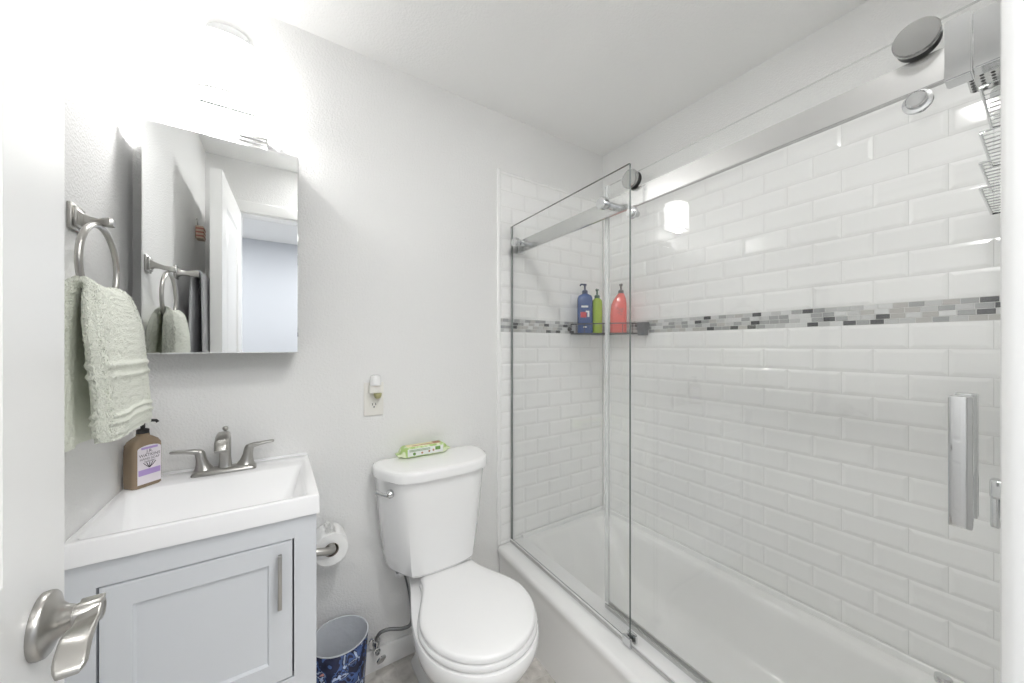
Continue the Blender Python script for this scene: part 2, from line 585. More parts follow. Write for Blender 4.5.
# lever handle on the leaf
KS, KZ = DW - 0.060, 0.997
bm = B()
kc = door_pt(KS, 0, KZ)
lathe(bm, kc, dN, [(0, 0.0325), (0.003, 0.033), (0.007, 0.0325), (0.0085, 0.031), (0.0105, 0.025), (0.014, 0.0185), (0.019, 0.0143), (0.024, 0.0122), (0.0245, 0.0116), (0.0255, 0.0116), (0.026, 0.0122), (0.044, 0.0120), (0.046, 0.0105), (0.0462, 0.008), (0.045, 0.007)], 40)
hd = obj('door_handle', bm, M['nickel'], door, smooth=50)
bm = B()
rings = []
NP = 22
for i in range(NP):
    t = i / (NP - 1)
    s_ = 0.012 - 0.103 * t              # along the door, towards the hinge
    zc_ = 0.0095 - 0.010 * min(1, t / 0.35) + 0.006 * math.sin(PI * max(0, t - 0.3) / 0.7) - 0.008 * max(0, t - 0.75) / 0.25
    hw_ = 0.0098 + 0.0022 * t
    th_ = 0.0036
    nn = 0.0355 + 0.009 * t
    if t < 0.12: th_ = 0.0036 * (0.55 + 0.45 * t / 0.12)
    if t > 0.9: hw_ *= 1 - 0.35 * ((t - 0.9) / 0.1) ** 2; th_ *= 1 - 0.5 * (t - 0.9) / 0.1
    sl = 0.25 * math.sin(2 * PI * t)
    rings.append([door_pt(KS + s_, nn + a, KZ + zc_ + b + sl * a) for a, b in rrect(-hw_, hw_, -th_, th_, th_ * 0.9, 4)])
ring_loft(bm, rings)
obj('lever', bm, M['nickel'], hd, smooth=60)


# ------------------------------------------------------------------ vanity cabinet
VX0, VX1 = XL + 0.003, 0.085
VY = 1.078
VZ = 0.856
van = thing('vanity_cabinet', ((VX0 + VX1) / 2, 1.28, 0), 'pale grey vanity cabinet with a shaker door under the white sink top', 'cabinet')
bm = B()
box(bm, VX0, VX0 + 0.016, VY + 0.02, YB - 0.002, 0.0, VZ)
box(bm, VX1 - 0.016, VX1, VY + 0.02, YB - 0.002, 0.0, VZ)
box(bm, VX0 + 0.016, VX1 - 0.016, YB - 0.012, YB - 0.002, 0.10, VZ)
box(bm, VX0 + 0.016, VX1 - 0.016, VY + 0.02, YB - 0.012, 0.10, 0.116)
box(bm, VX0 + 0.016, VX1 - 0.016, VY + 0.05, VY + 0.066, 0.0, 0.10)
obj('body', bm, M['cab'], van)
DX0, DX1, DZa, DZb = -0.3125, 0.0345, 0.442, 0.800
bm = B()
box(bm, VX0, DX0, VY, VY + 0.02, 0.10, VZ)
box(bm, DX1, VX1, VY, VY + 0.02, 0.0, VZ)
box(bm, DX0, DX1, VY, VY + 0.02, DZb, VZ)
box(bm, DX0, DX1, VY, VY + 0.02, 0.41, DZa)
box(bm, DX0, DX1, VY, VY + 0.02, 0.10, 0.13)
box(bm, VX0, VX0 + 0.045, VY, VY + 0.02, 0.0, 0.10)
obj('face_frame', bm, M['cab'], van)


def shaker(bm, x0, x1, z0, z1, y, t, fr_=0.052, frb=0.052):
    vs = box(bm, x0, x1, y + 0.004, y + t, z0, z1)
    rg = []
    for ins, dy in ((0, 0.004), (0.0015, 0.0), (None, 0.0), ('b', 0.007)):
        if ins is None or ins == 'b':
            e = 0.004 if ins == 'b' else 0
            rg.append([(x0 + fr_ + e, y + dy, z0 + frb + e), (x1 - fr_ - e, y + dy, z0 + frb + e), (x1 - fr_ - e, y + dy, z1 - fr_ - e), (x0 + fr_ + e, y + dy, z1 - fr_ - e)])
        else:
            rg.append([(x0 + ins, y + dy, z0 + ins), (x1 - ins, y + dy, z0 + ins), (x1 - ins, y + dy, z1 - ins), (x0 + ins, y + dy, z1 - ins)])
    # drop the plain front face of the box, the ring loft replaces it
    for f in list(bm.faces):
        if all(abs(v.co.y - (y + 0.004)) < 1e-6 for v in f.verts) and abs(f.normal.y) > -1 and len(f.verts) == 4 and all(v in vs for v in f.verts):
            bm.faces.remove(f)
    ring_loft(bm, rg, cap0=False, cap1=True)
    bmesh.ops.remove_doubles(bm, verts=bm.verts[:], dist=1e-5)


def bar_pull(name, x, y, z0, z1, parent):
    bm = B()
    box(bm, x - 0.0045, x + 0.0045, y - 0.030, y - 0.021, z0, z1, 0.0012, 2)
    for z in (z0 + 0.012, z1 - 0.012):
        box(bm, x - 0.004, x + 0.004, y - 0.0225, y, z - 0.004, z + 0.004)
    return obj(name, bm, M['nickel'], parent, smooth=40)


bm = B(); shaker(bm, DX0 + 0.0035, DX1 - 0.0035, DZa + 0.0035, DZb - 0.0035, VY - 0.001, 0.019, 0.050, 0.050)
vd = obj('door', bm, M['cab'], van)
bar_pull('handle', 0.0035, VY - 0.001, 0.643, 0.776, vd)
bm = B(); shaker(bm, DX0 + 0.0035, DX1 - 0.0035, 0.1335, 0.4065, VY - 0.001, 0.019, 0.050, 0.050)
vdr = obj('drawer', bm, M['cab'], van)
bm = B()
box(bm, -0.205, -0.073, VY - 0.031, VY - 0.022, 0.266, 0.275, 0.0012)
for x in (-0.19, -0.088): box(bm, x - 0.004, x + 0.004, VY - 0.0235, VY - 0.001, 0.2665, 0.2745)
obj('handle', bm, M['nickel'], vdr, smooth=40)

# ------------------------------------------------------------------ sink top with a moulded basin
SX0, SX1, SY0, SY1, SZ = XL + 0.001, 0.0915, 1.066, YB - 0.001, 0.904
BX0, BX1, BY0, BY1 = -0.343, 0.064, 1.086, 1.372
bm = B()
N = 6
def sq(x0, x1, y0, y1, r, z): return [(a, b, z) for a, b in rrect(x0, x1, y0, y1, r, N)]
rings = [sq(SX0, SX1, SY0, SY1, 0.001, VZ + 0.0005), sq(SX0, SX1, SY0, SY1, 0.004, SZ - 0.004), sq(SX0 + 0.0012, SX1 - 0.0012, SY0 + 0.0012, SY1 - 0.0012, 0.004, SZ - 0.0012), sq(SX0 + 0.004, SX1 - 0.004, SY0 + 0.004, SY1 - 0.004, 0.004, SZ),
         sq(BX0 - 0.003, BX1 + 0.003, BY0 - 0.003, BY1 + 0.003, 0.016, SZ), sq(BX0, BX1, BY0, BY1, 0.015, SZ - 0.002), sq(BX0 + 0.006, BX1 - 0.006, BY0 + 0.004, BY1 - 0.012, 0.018, SZ - 0.012),
         sq(BX0 + 0.018, BX1 - 0.030, BY0 + 0.018, BY1 - 0.075, 0.030, SZ - 0.075), sq(BX0 + 0.04, BX1 - 0.055, BY0 + 0.04, BY1 - 0.10, 0.035, SZ - 0.098), sq(BX0 + 0.09, BX1 - 0.1, BY0 + 0.07, BY1 - 0.13, 0.03, SZ - 0.104)]
ring_loft(bm, rings, cap0=False, cap1=True)
# underside shell so the basin has thickness
rb = [sq(SX0, SX1, SY0, SY1, 0.001, VZ + 0.0005), sq(VX0 + 0.018, VX1 - 0.018, VY + 0.022, YB - 0.014, 0.01, VZ + 0.0005), sq(BX0 + 0.012, BX1 - 0.04, BY0 + 0.017, BY1 - 0.09, 0.03, SZ - 0.095), sq(BX0 + 0.09, BX1 - 0.1, BY0 + 0.06, BY1 - 0.12, 0.03, SZ - 0.116)]
ring_loft(bm, rb, cap0=False, cap1=True)
box(bm, SX0 + 0.004, SX1 - 0.004, SY1 - 0.010, SY1, SZ - 0.001, SZ + 0.008, 0.002)
bmesh.ops.remove_doubles(bm, verts=bm.verts[:], dist=1e-5)
sink = obj('sink_top', bm, M['sink_white'], smooth=35, origin=(-0.134, 1.28, VZ))
tag(sink, 'white rectangular sink top with a moulded basin, resting on the pale grey vanity', 'sink')
bm = B(); lathe(bm, (-0.134, 1.215, SZ - 0.1035), (0, 0, 1), [(0, 0.021), (0.002, 0.021), (0.003, 0.018), (0.001, 0.016), (0.003, 0.012), (0.0045, 0.006)], 28)
tag(obj('drain', bm, M['chrome'], sink, smooth=40), 'chrome pop-up drain')

# ------------------------------------------------------------------ faucet
FX, FY, FZ = -0.139, 1.430, SZ + 0.0005
fc = thing('faucet', (FX, FY, FZ), 'brushed nickel two-handle faucet standing at the back of the white sink', 'faucet')
bm = B()
rings = []
for ins, z in ((0, 0), (0, 0.004), (0.003, 0.009), (0.010, 0.014), (0.022, 0.017)):
    rings.append([(FX + a, FY + b, FZ + z) for a, b in rrect(-0.080 + ins, 0.080 - ins, -0.026 + ins * 0.7, 0.026 - ins * 0.7, 0.012, 5)])
ring_loft(bm, rings)
obj('base_plate', bm, M['nickel'], fc, smooth=40)
for s in (-1, 1):
    bm = B()
    hx = FX + s * 0.050
    rings = []
    for (t, dx, rx, ry) in ((0.010, 0, 0.029, 0.021), (0.018, 0.001, 0.0225, 0.017), (0.030, 0.004, 0.0170, 0.014), (0.045, 0.007, 0.0135, 0.012), (0.058, 0.009, 0.013, 0.0115), (0.068, 0.011, 0.0125, 0.011), (0.074, 0.012, 0.010, 0.009), (0.0755, 0.012, 0.005, 0.005)):
        rings.append([(hx + s * dx + rx * math.cos(2 * PI * k / 24), FY + ry * math.sin(2 * PI * k / 24), FZ + t) for k in range(24)])
    ring_loft(bm, rings)
    rings = []
    for (dx, w, th, z) in ((0.000, 0.009, 0.009, 0.067), (0.015, 0.0105, 0.0075, 0.0715), (0.035, 0.0105, 0.005, 0.0745), (0.056, 0.0105, 0.004, 0.0765), (0.067, 0.0095, 0.0035, 0.0775), (0.070, 0.007, 0.002, 0.0778)):
        rings.append([(hx + s * dx + s * 0.008, FY + a, FZ + z + b) for a, b in rrect(-w, w, -th, th, th * 0.7, 3)])
    ring_loft(bm, rings)
    obj('handle', bm, M['nickel'], fc, smooth=50)
bm = B()
rings = []
for (dy, z, w, th, pitch) in ((0, 0.012, 0.019, 0.019, 0), (0, 0.022, 0.016, 0.016, 0), (-0.001, 0.045, 0.0145, 0.0145, 0), (-0.002, 0.075, 0.0145, 0.0145, 0.05), (-0.006, 0.098, 0.0150, 0.0150, 0.35), (-0.018, 0.114, 0.0155, 0.0135, 0.9), (-0.040, 0.121, 0.0160, 0.0110, 1.45), (-0.068, 0.118, 0.0165, 0.0100, 1.8), (-0.090, 0.107, 0.0165, 0.0100, 2.15), (-0.101, 0.094, 0.0160, 0.0100, 2.5), (-0.104, 0.086, 0.0155, 0.0095, 2.6)):
    u = Vector((1, 0, 0)); d = Vector((0, -math.sin(pitch), math.cos(pitch))); v = d.cross(u)
    rings.append([Vector((FX, FY + dy, FZ + z)) + u * a + v * b for a, b in rrect(-w, w, -th, th, min(w, th) * 0.7, 4)])
ring_loft(bm, rings)
obj('spout', bm, M['nickel'], fc, smooth=50)
bm = B(); lathe(bm, (FX, FY + 0.004, FZ + 0.110), (0, 0, 1), [(0, 0.003), (0.016, 0.003), (0.018, 0.007), (0.024, 0.008), (0.028, 0.0065), (0.030, 0.003)], 16)
obj('lift_knob', bm, M['nickel'], fc, smooth=50)

# ------------------------------------------------------------------ soap bottle
a45 = math.atan2(0.052, 0.046)
SBX, SBY, SBZ = -0.3185, 1.4075, SZ + 0.0005
ux = Vector((math.cos(a45), math.sin(a45), 0)); uy = Vector((-math.sin(a45), math.cos(a45), 0))
def sp(a, b, z): return Vector((SBX, SBY, SBZ + z)) + ux * a + uy * b
M['soap'] = mat('amber_soap', rgb(140, 122, 100), 0.12, coat=0.4)
sb = thing('soap_bottle', (SBX, SBY, SBZ), 'amber pump bottle with a lilac and white label in the sink corner', 'bottle')
bm = B()
rings = []
for (z, w, d) in ((0, 0.033, 0.019), (0.003, 0.036, 0.0215), (0.02, 0.0365, 0.022), (0.10, 0.0365, 0.022), (0.118, 0.0355, 0.0215), (0.128, 0.030, 0.019), (0.136, 0.020, 0.0145), (0.141, 0.0125, 0.0115), (0.147, 0.012, 0.0115)):
    rings.append([sp(a, b, z) for a, b in rrect(-w, w, -d, d, min(w, d) * 0.55, 5)])
ring_loft(bm, rings)
obj('bottle', bm, M['soap'], sb, smooth=40)
bm = B()
lathe(bm, sp(0, 0, 0.1475), (0, 0, 1), [(0, 0.0135), (0.010, 0.0135), (0.012, 0.011), (0.014, 0.005), (0.028, 0.005), (0.029, 0.010), (0.036, 0.010), (0.038, 0.006)], 20)
tube(bm, [sp(0, 0, 0.1805), sp(0.012, -0.006, 0.181), sp(0.024, -0.012, 0.179), sp(0.027, -0.014, 0.174)], 0.004, 8)
tag(obj('pump', bm, M['black'], sb, smooth=40), 'black pump head')
bm = B()
# label plate with an arched top, lilac band and lavender sprig
poly = [(-0.0285, 0.010), (0.0285, 0.010), (0.0285, 0.106)] + [(0.0285 * math.cos(t * PI / 8), 0.106 + 0.010 * math.sin(t * PI / 8)) for t in range(1, 8)] + [(-0.0285, 0.106)]
prism(bm, poly, lambda a, b, t: sp(a, t, b), -0.0219, -0.0226)
lab = obj('label', bm, M['label'], sb)
tag(lab, 'white paper label with dark print')
for a_, z0_, z1_ in ((0.0265, 0.034, 0.050), (0.020, 0.1055, 0.1115)):
    bm = B(); box(bm, -a_, a_, -0.0231, -0.0226, z0_, z1_)
    bm.transform(Matrix.Translation((SBX, SBY, SBZ)) @ Matrix.Rotation(a45, 4, 'Z')); obj('lilac_band', bm, M['lilac'], lab)
TL = Matrix.Translation((SBX, SBY, SBZ)) @ Matrix.Rotation(a45, 4, 'Z')
def txt_on(txt, size, z, x=0.0): return text_bm(txt, size, TL @ Matrix.Translation((x, -0.0233, z)) @ Matrix.Rotation(PI / 2, 4, 'X'))
for tx_, sz_, z_ in (('J.R.', 0.0125, 0.0995), ('WATKINS', 0.0116, 0.0885), ('HAND SOAP', 0.0085, 0.0785), ('lavender', 0.0075, 0.0715), ('- - - - - - - - -', 0.006, 0.016), ('- - - - - - - - -', 0.006, 0.0215), ('- - - - - - - - -', 0.006, 0.027)):
    if tx_[0] != '-': obj('lettering', txt_on(tx_, sz_, z_), M['lettering'], lab, recalc=False)
bm = B()
for i in range(-2, 3):
    tube(bm, [sp(0, -0.0231, 0.053), sp(i * 0.004, -0.0231, 0.060), sp(i * 0.0075, -0.0231, 0.068)], 0.0008, 5)
obj('sprig_print', bm, M['lettering'], lab)

# ------------------------------------------------------------------ mirror cabinet
MX0, MX1, MY, MZ0, MZ1 = -0.316, 0.0565, 1.378, 1.275, 1.925
mc = thing('mirror_cabinet', ((MX0 + MX1) / 2, YB, MZ0), 'frameless mirrored medicine cabinet on the wall above the sink', 'mirror cabinet')
bm = B(); box(bm, MX0 + 0.004, MX1 - 0.004, MY + 0.022, YB - 0.001, MZ0 + 0.004, MZ1 - 0.004, 0.001); obj('body', bm, M['mirror_box'], mc)
bm = B(); box(bm, MX0, MX1, MY + 0.004, MY + 0.020, MZ0, MZ1, 0.001); md = obj('mirror_door', bm, M['mirror_box'], mc)
bm = B()
rg = [[(MX0 + i, MY + d, MZ0 + i), (MX1 - i, MY + d, MZ0 + i), (MX1 - i, MY + d, MZ1 - i), (MX0 + i, MY + d, MZ1 - i)] for i, d in ((0.0006, 0.004), (0.0006, 0.0015), (0.003, 0.0))]
ring_loft(bm, rg); tag(obj('mirror_pane', bm, M['mirror'], md), 'clear mirror glass')

# ------------------------------------------------------------------ wall sconce
M['shade'] = emis('sconce_shade_glow', (1.0, 0.992, 0.98, 1), SCONCE_STRENGTH)
WX = -0.136
ws = thing('wall_sconce', (WX, YB, 2.05), 'lit white half-drum wall sconce with a chrome arched plate above the mirror cabinet', 'wall lamp')
bm = B()
poly = [(-0.055, 2.085), (0.055, 2.085), (0.055, 2.315)] + [(0.055 * math.cos(t * PI / 10), 2.315 + 0.028 * math.sin(t * PI / 10)) for t in range(1, 10)] + [(-0.055, 2.315)]
prism(bm, poly, lambda a, b, t: (WX + a, t, b), YB - 0.018, YB - 0.0005)
obj('back_plate', bm, M['chrome'], ws, smooth=30)
def dplan(k, y0):
    pts = []
    for i in range(13):
        t = -1 + 2 * i / 12
        pts.append((WX + t * 0.071 * k, y0 + 0.020 * abs(t) ** 2.2))
    return [(WX + 0.071 * k, 1.455), ] + pts[::-1] + [(WX - 0.071 * k, 1.455)]
bm = B()
ring_loft(bm, [[(x, y, z) for x, y in dplan(k, 1.362 + (1 - k) * 0.1)] for k, z in ((0.98, 2.0645), (1, 2.068), (1, 2.232), (0.96, 2.240))])
obj('shade', bm, M['shade'], ws, smooth=30)
M['bulb_down'] = emis('sconce_bulb_glow', (1.0, 0.992, 0.98, 1), BULB_DOWN)
M['bulb_up'] = emis('sconce_bulb_glow_up', (1.0, 0.992, 0.98, 1), BULB_UP)
bm = B(); lathe(bm, (WX, 1.412, 2.0642), (0, 0, -1), [(0, 0.030), (0.003, 0.029), (0.006, 0.024), (0.008, 0.012)], 28); obj('bulb', bm, M['bulb_down'], ws, smooth=40)
bm = B(); lathe(bm, (WX, 1.412, 2.2402), (0, 0, 1), [(0, 0.030), (0.003, 0.029), (0.006, 0.024), (0.008, 0.012)], 28); obj('bulb', bm, M['bulb_up'], ws, smooth=40)
bm = B()
rings = []
for (k, z) in ((1.03, 2.0595), (1.03, 2.0640), (0.98, 2.0640), (0.98, 2.0595)):
    rings.append([(x, y, z) for x, y in dplan(k, 1.362 - (k - 1) * 0.14)])
rings.append(rings[0])
ring_loft(bm, rings, cap0=False, cap1=False); bmesh.ops.remove_doubles(bm, verts=bm.verts[:], dist=1e-5)
obj('rim', bm, M['satin'], ws)
bm = B(); box(bm, WX - 0.03, WX + 0.03, 1.4555, YB - 0.018, 2.11, 2.20, 0.003); obj('arm', bm, M['chrome'], ws, smooth=40)

# ribbed box standing on the cabinet
rb_ = thing('ribbed_box', (-0.069, 1.455, MZ1), 'small silver ribbed box with a white arched back standing on the mirror cabinet', 'box')
bm = B(); box(bm, -0.109, -0.0287, 1.440, 1.466, MZ1 + 0.0005, 1.990, 0.003)
for i in range(4): box(bm, -0.105, -0.033, 1.4365, 1.441, MZ1 + 0.010 + i * 0.0135, MZ1 + 0.0165 + i * 0.0135, 0.001)
obj('body', bm, M['satin'], rb_, smooth=40)
bm = B()
poly = [(-0.128, MZ1 + 0.0005), (0.004, MZ1 + 0.0005)] + [(-0.062 + 0.066 * math.cos(t * PI / 14) , 1.985 + 0.030 * math.sin(t * PI / 14)) for t in range(0, 15)]
prism(bm, poly, lambda a, b, t: (a, t, b), 1.4665, 1.494); obj('arched_back', bm, M['plastic_white'], rb_, smooth=30)

# ------------------------------------------------------------------ towel ring and hand towel
RY, RZ, RX, RR = 1.095, 1.462, -0.312, 0.084
PY, PZ_ = 1.128, 1.566
tr_ = thing('towel_ring', (XL, PY, PZ_), 'satin nickel towel ring on the left wall holding the pale green towel', 'towel ring')
bm = B()
for x0, x1, h in ((XL, XL + 0.007, 0.027), (XL + 0.007, XL + 0.012, 0.021)):
    box(bm, x0, x1, PY - h, PY + h, PZ_ - h, PZ_ + h, 0.0015)
obj('wall_plate', bm, M['nickel'], tr_, smooth=40)
bm = B()
rings = []
for (t, w, dz, dy) in ((0.011, 0.017, 0, 0), (0.018, 0.011, -0.001, 0), (0.028, 0.008, -0.003, -0.004), (0.042, 0.007, -0.006, -0.012), (0.052, 0.0085, -0.007, -0.022), (0.063, 0.0095, -0.007, -0.027), (0.068, 0.008, -0.007, -0.027)):
    rings.append([(XL + t, PY + dy + a, PZ_ + dz + b) for a, b in rrect(-w, w, -w, w, w * 0.4, 3)])
ring_loft(bm, rings); obj('post', bm, M['nickel'], tr_, smooth=40)
bm = B()
RC = Vector((RX, RY, RZ))
rpts = [RC + Vector((0.0, (RR + 0.010) * math.cos(2 * PI * i / 64), RR * math.sin(2 * PI * i / 64))) for i in range(64)]
tube(bm, rpts, 0.0058, 12, closed=True); obj('ring', bm, M['nickel'], tr_, smooth=60)

# hand towel: one sheet lofted over the bottom of the ring
def towel(bm, path, yc, width, thick, n=40, ripple=0.006, seed=1, pile=0.0, zlift=None):
    rnd = random.Random(seed)
    ph = [rnd.random() * 6 for _ in range(6)]
    rings = []
    P = [Vector(p) for p in path]
    m = len(P)
    for i, p in enumerate(P):
        t = i / (m - 1)
        d = (P[min(i + 1, m - 1)] - P[max(i - 1, 0)]).normalized()
        nrm = Vector((-d.z, 0, d.x))
        w, th = width(t), thick(t)
        yo = yc(t)
        rg = []
        for k in range(n):
            a = 2 * PI * k / n
            ca, sa = math.cos(a), math.sin(a)
            e = 0.55
            cy = math.copysign(abs(ca) ** e, ca); cs = math.copysign(abs(sa) ** e, sa)
            y = yo + w * cy + (rnd.random() - 0.5) * pile
            rp = ripple * (math.sin(cy * 5.0 + ph[0]) + 0.6 * math.sin(cy * 9 + ph[1] + t * 3) + 0.35 * math.sin(t * 17 + ph[2] + cy * 3)) * min(1, 0.25 + 1.2 * abs(t - 0.45))
            q = p + nrm * (th * cs + rp + (rnd.random() - 0.5) * pile * (1 if cs >= 0 else -1))
            zz = zlift(t, cy) if zlift else 0
            rg.append((q.x, y + 0.002 * math.sin(t * 23 + ph[3]) * cy, q.z + zz))
        rings.append(rg)
    ring_loft(bm, rings)


zb = RZ - RR
back = [(-0.343, 0, 1.098), (-0.343, 0, 1.17), (-0.342, 0, 1.25), (-0.340, 0, 1.31), (-0.337, 0, 1.35), (-0.333, 0, 1.380)]
top = [(-0.326, 0, zb + 0.020), (-0.312, 0, zb + 0.028), (-0.299, 0, zb + 0.022)]
front = [(-0.293, 0, 1.375), (-0.289, 0, 1.34), (-0.286, 0, 1.29), (-0.285, 0, 1.24), (-0.284, 0, 1.19), (-0.283, 0, 1.15), (-0.282, 0, 1.110)]
path = smooth_path(back + top + front, 15)
def tw_w(t):
    c = math.exp(-((t - 0.45) / 0.12) ** 2)
    return 0.118 - 0.040 * c if t < 0.45 else 0.127 - 0.049 * c
def band(t, c, w): return 1.0 if abs(t - c) < w else 0.0
def tw_th(t):
    base = 0.010 if t < 0.42 else 0.010 + 0.009 * min(1, (t - 0.42) / 0.25)
    g = 0.0050 * (math.exp(-((t - 0.775) / 0.007) ** 2) + math.exp(-((t - 0.805) / 0.007) ** 2) + math.exp(-((t - 0.915) / 0.007) ** 2) + math.exp(-((t - 0.94) / 0.007) ** 2))
    e = 1.0
    if t > 0.985: e = 0.8
    if t < 0.015: e = 0.8
    return (base + g) * e
def tw_y(t):
    return 1.082 + (0.02 * (0.45 - t) / 0.45 if t < 0.45 else 0.055 * (t - 0.45) / 0.55)
def tw_z(t, cy):
    c = math.exp(-((t - 0.45) / 0.13) ** 2)
    return 0.016 * c * cy * cy + (0.004 * math.sin(cy * 4 + 1) if t > 0.9 else 0)
bm = B()
towel(bm, path, tw_y, tw_w, tw_th, 190, 0.0045, 3, pile=0.0030, zlift=tw_z)
ht = obj('hand_towel', bm, M['towel'], smooth=70, origin=(RX, 1.10, 1.10))
tag(ht, 'pale sage green terry hand towel hanging through the towel ring', 'towel')

# ------------------------------------------------------------------ towel bar behind the door, two grey towels, small hanging ornament
BXR, BZ = -0.296, 1.605
tb = thing('towel_bar', (XL, 0.45, BZ), 'nickel towel bar on the left wall behind the open door, seen in the mirror', 'towel bar')
bm = B(); tube(bm, [(BXR, 0.15, BZ), (BXR, 0.745, BZ)], 0.0075, 14); obj('bar', bm, M['nickel'], tb, smooth=50)
for y in (0.15, 0.745):
    bm = B()
    box(bm, XL, XL + 0.009, y - 0.026, y + 0.026, BZ - 0.026, BZ + 0.026, 0.0015)
    rings = []
    for (t, w) in ((0.008, 0.018), (0.02, 0.011), (0.04, 0.0095), (0.06, 0.013), (0.075, 0.013)):
        rings.append([(XL + t, y + a, BZ + b) for a, b in rrect(-w, w, -w, w, w * 0.3, 3)])
    ring_loft(bm, rings); obj('post', bm, M['nickel'], tb, smooth=40)
for yc_, lab_ in ((0.635, 'grey towel nearest the far end of the towel bar behind the door'), (0.42, 'grey towel folded over the middle of the towel bar behind the door')):
    bm = B()
    pth = smooth_path([(BXR - 0.030, 0, 1.02), (BXR - 0.026, 0, 1.25), (BXR - 0.020, 0, 1.50), (BXR - 0.016, 0, BZ), (BXR, 0, BZ + 0.0175), (BXR + 0.016, 0, BZ), (BXR + 0.019, 0, 1.48), (BXR + 0.022, 0, 1.25), (BXR + 0.024, 0, 0.98)], 5)
    towel(bm, pth, lambda t: yc_, lambda t: 0.075 if yc_ > 0.6 else 0.11, lambda t: 0.0075, 40, 0.0020, int(yc_ * 100))
    o = obj('bath_towel', bm, M['towel_grey'], smooth=70, origin=(BXR, yc_, 1.0))
    tag(o, lab_, 'towel', 'grey towels on the bar behind the door')
on = thing('hanging_ornament', (XL, 0.286, 1.87), 'small patterned ornament hung from a hook on the left wall, seen in the mirror', 'ornament')
M['orn'] = mat('ornament_pattern', rgb(190, 170, 150), 0.7)
M['orn_red'] = mat('ornament_stripe', rgb(160, 96, 88), 0.7)
bm = B(); box(bm, XL + 0.001, XL + 0.034, 0.252, 0.320, 1.858, 1.925, 0.004); bd = obj('plaque', bm, M['orn'], on)
bm = B()
for i in range(3):
    box(bm, XL + 0.004, XL + 0.0345, 0.2515, 0.3205, 1.868 + i * 0.019, 1.876 + i * 0.019)
tag(obj('stripe', bm, M['orn_red'], bd), 'reddish stripes')
bm = B(); tube(bm, [(XL + 0.006, 0.27, 1.925), (XL + 0.004, 0.286, 1.965), (XL + 0.006, 0.302, 1.925)], 0.0014, 6); box(bm, XL, XL + 0.006, 0.283, 0.289, 1.962, 1.968); obj('cord', bm, M['nickel'], on)

# ------------------------------------------------------------------ wall outlet and night light
OX0, OX1, OZ0, OZ1 = 0.282, 0.357, 1.020, 1.152
OXc = (OX0 + OX1) / 2
ol = thing('wall_outlet', (OXc, YB, OZ0), 'ivory wall outlet plate above the toilet tank, beside the sink', 'outlet')
bm = B(); box(bm, OX0, OX1, YB - 0.006, YB - 0.0003, OZ0, OZ1, 0.002, 3); pl = obj('plate', bm, M['ivory'], ol, smooth=40)
for zc in (1.062, 1.110):
    bm = B()
    poly = [(0.0165 * math.cos(a), max(-0.0135, min(0.0135, 0.0175 * math.sin(a)))) for a in [2 * PI * k / 28 for k in range(28)]]
    prism(bm, poly, lambda a, b, t: (OXc + a, t, zc + b), YB - 0.0085, YB - 0.005)
    rc = obj('receptacle', bm, M['ivory'], pl)
    if zc < 1.1:
        bm = B()
        box(bm, OXc - 0.0075, OXc - 0.0052, YB - 0.0092, YB - 0.008, zc - 0.001, zc + 0.008); box(bm, OXc + 0.0052, OXc + 0.0075, YB - 0.0092, YB - 0.008, zc - 0.001, zc + 0.008)
        lathe(bm, (OXc, YB - 0.0092, zc - 0.0075), (0, 1, 0), [(0, 0.0026), (0.001, 0.0026)], 12)
        bm.verts.ensure_lookup_table()
        tag(obj('slots', bm, M['dark'], ol), 'dark plug slots')
M['amber'] = mat('green_gold_cap', rgb(176, 172, 128), 0.3)
nl = thing('night_light', (OXc, YB - 0.0085, 1.10), 'small white night light plugged into the ivory outlet', 'night light')
bm = B(); box(bm, OXc - 0.023, OXc + 0.025, YB - 0.040, YB - 0.0086, 1.112, 1.143, 0.005, 3); obj('body', bm, M['ivory'], nl, smooth=40)
bm = B(); lathe(bm, (OXc + 0.001, YB - 0.0295, 1.1432), (0, 0, 1), [(0, 0.0205), (0.012, 0.0205), (0.030, 0.0200), (0.037, 0.018), (0.040, 0.012)], 24); obj('shade', bm, M['plastic_white'], nl, smooth=40)
bm = B(); lathe(bm, (OXc + 0.010, YB - 0.027, 1.1118), (0, 0, -1), [(0, 0.015), (0.008, 0.0155), (0.018, 0.012), (0.023, 0.005)], 20); tag(obj('sensor_cap', bm, M['amber'], nl, smooth=40), 'olive gold cap below the night light')

# ------------------------------------------------------------------ toilet
TX = 0.531
BCX = 0.548
to = thing('toilet', (TX, 1.15, 0), 'white two-piece toilet with a closed lid between the vanity and the bathtub', 'toilet')


def egg(yf, ym, yb, hw, hwb, z, n1=14, n2=14, pw=1.0, cx=BCX):
    R = []
    for i in range(n1 + 1):
        a = PI / 2 * i / n1
        R.append((hw * math.sin(a) ** pw, ym - (ym - yf) * math.cos(a)))
    for i in range(1, n2 + 1):
        s = i / n2
        e = s * s * (3 - 2 * s)
        R.append((hw + (hwb - hw) * e, ym + (yb - ym) * s))
    L_ = [(-x, y) for x, y in R[1:]][::-1]
    return [(cx + x, y, z) for x, y in R + L_]


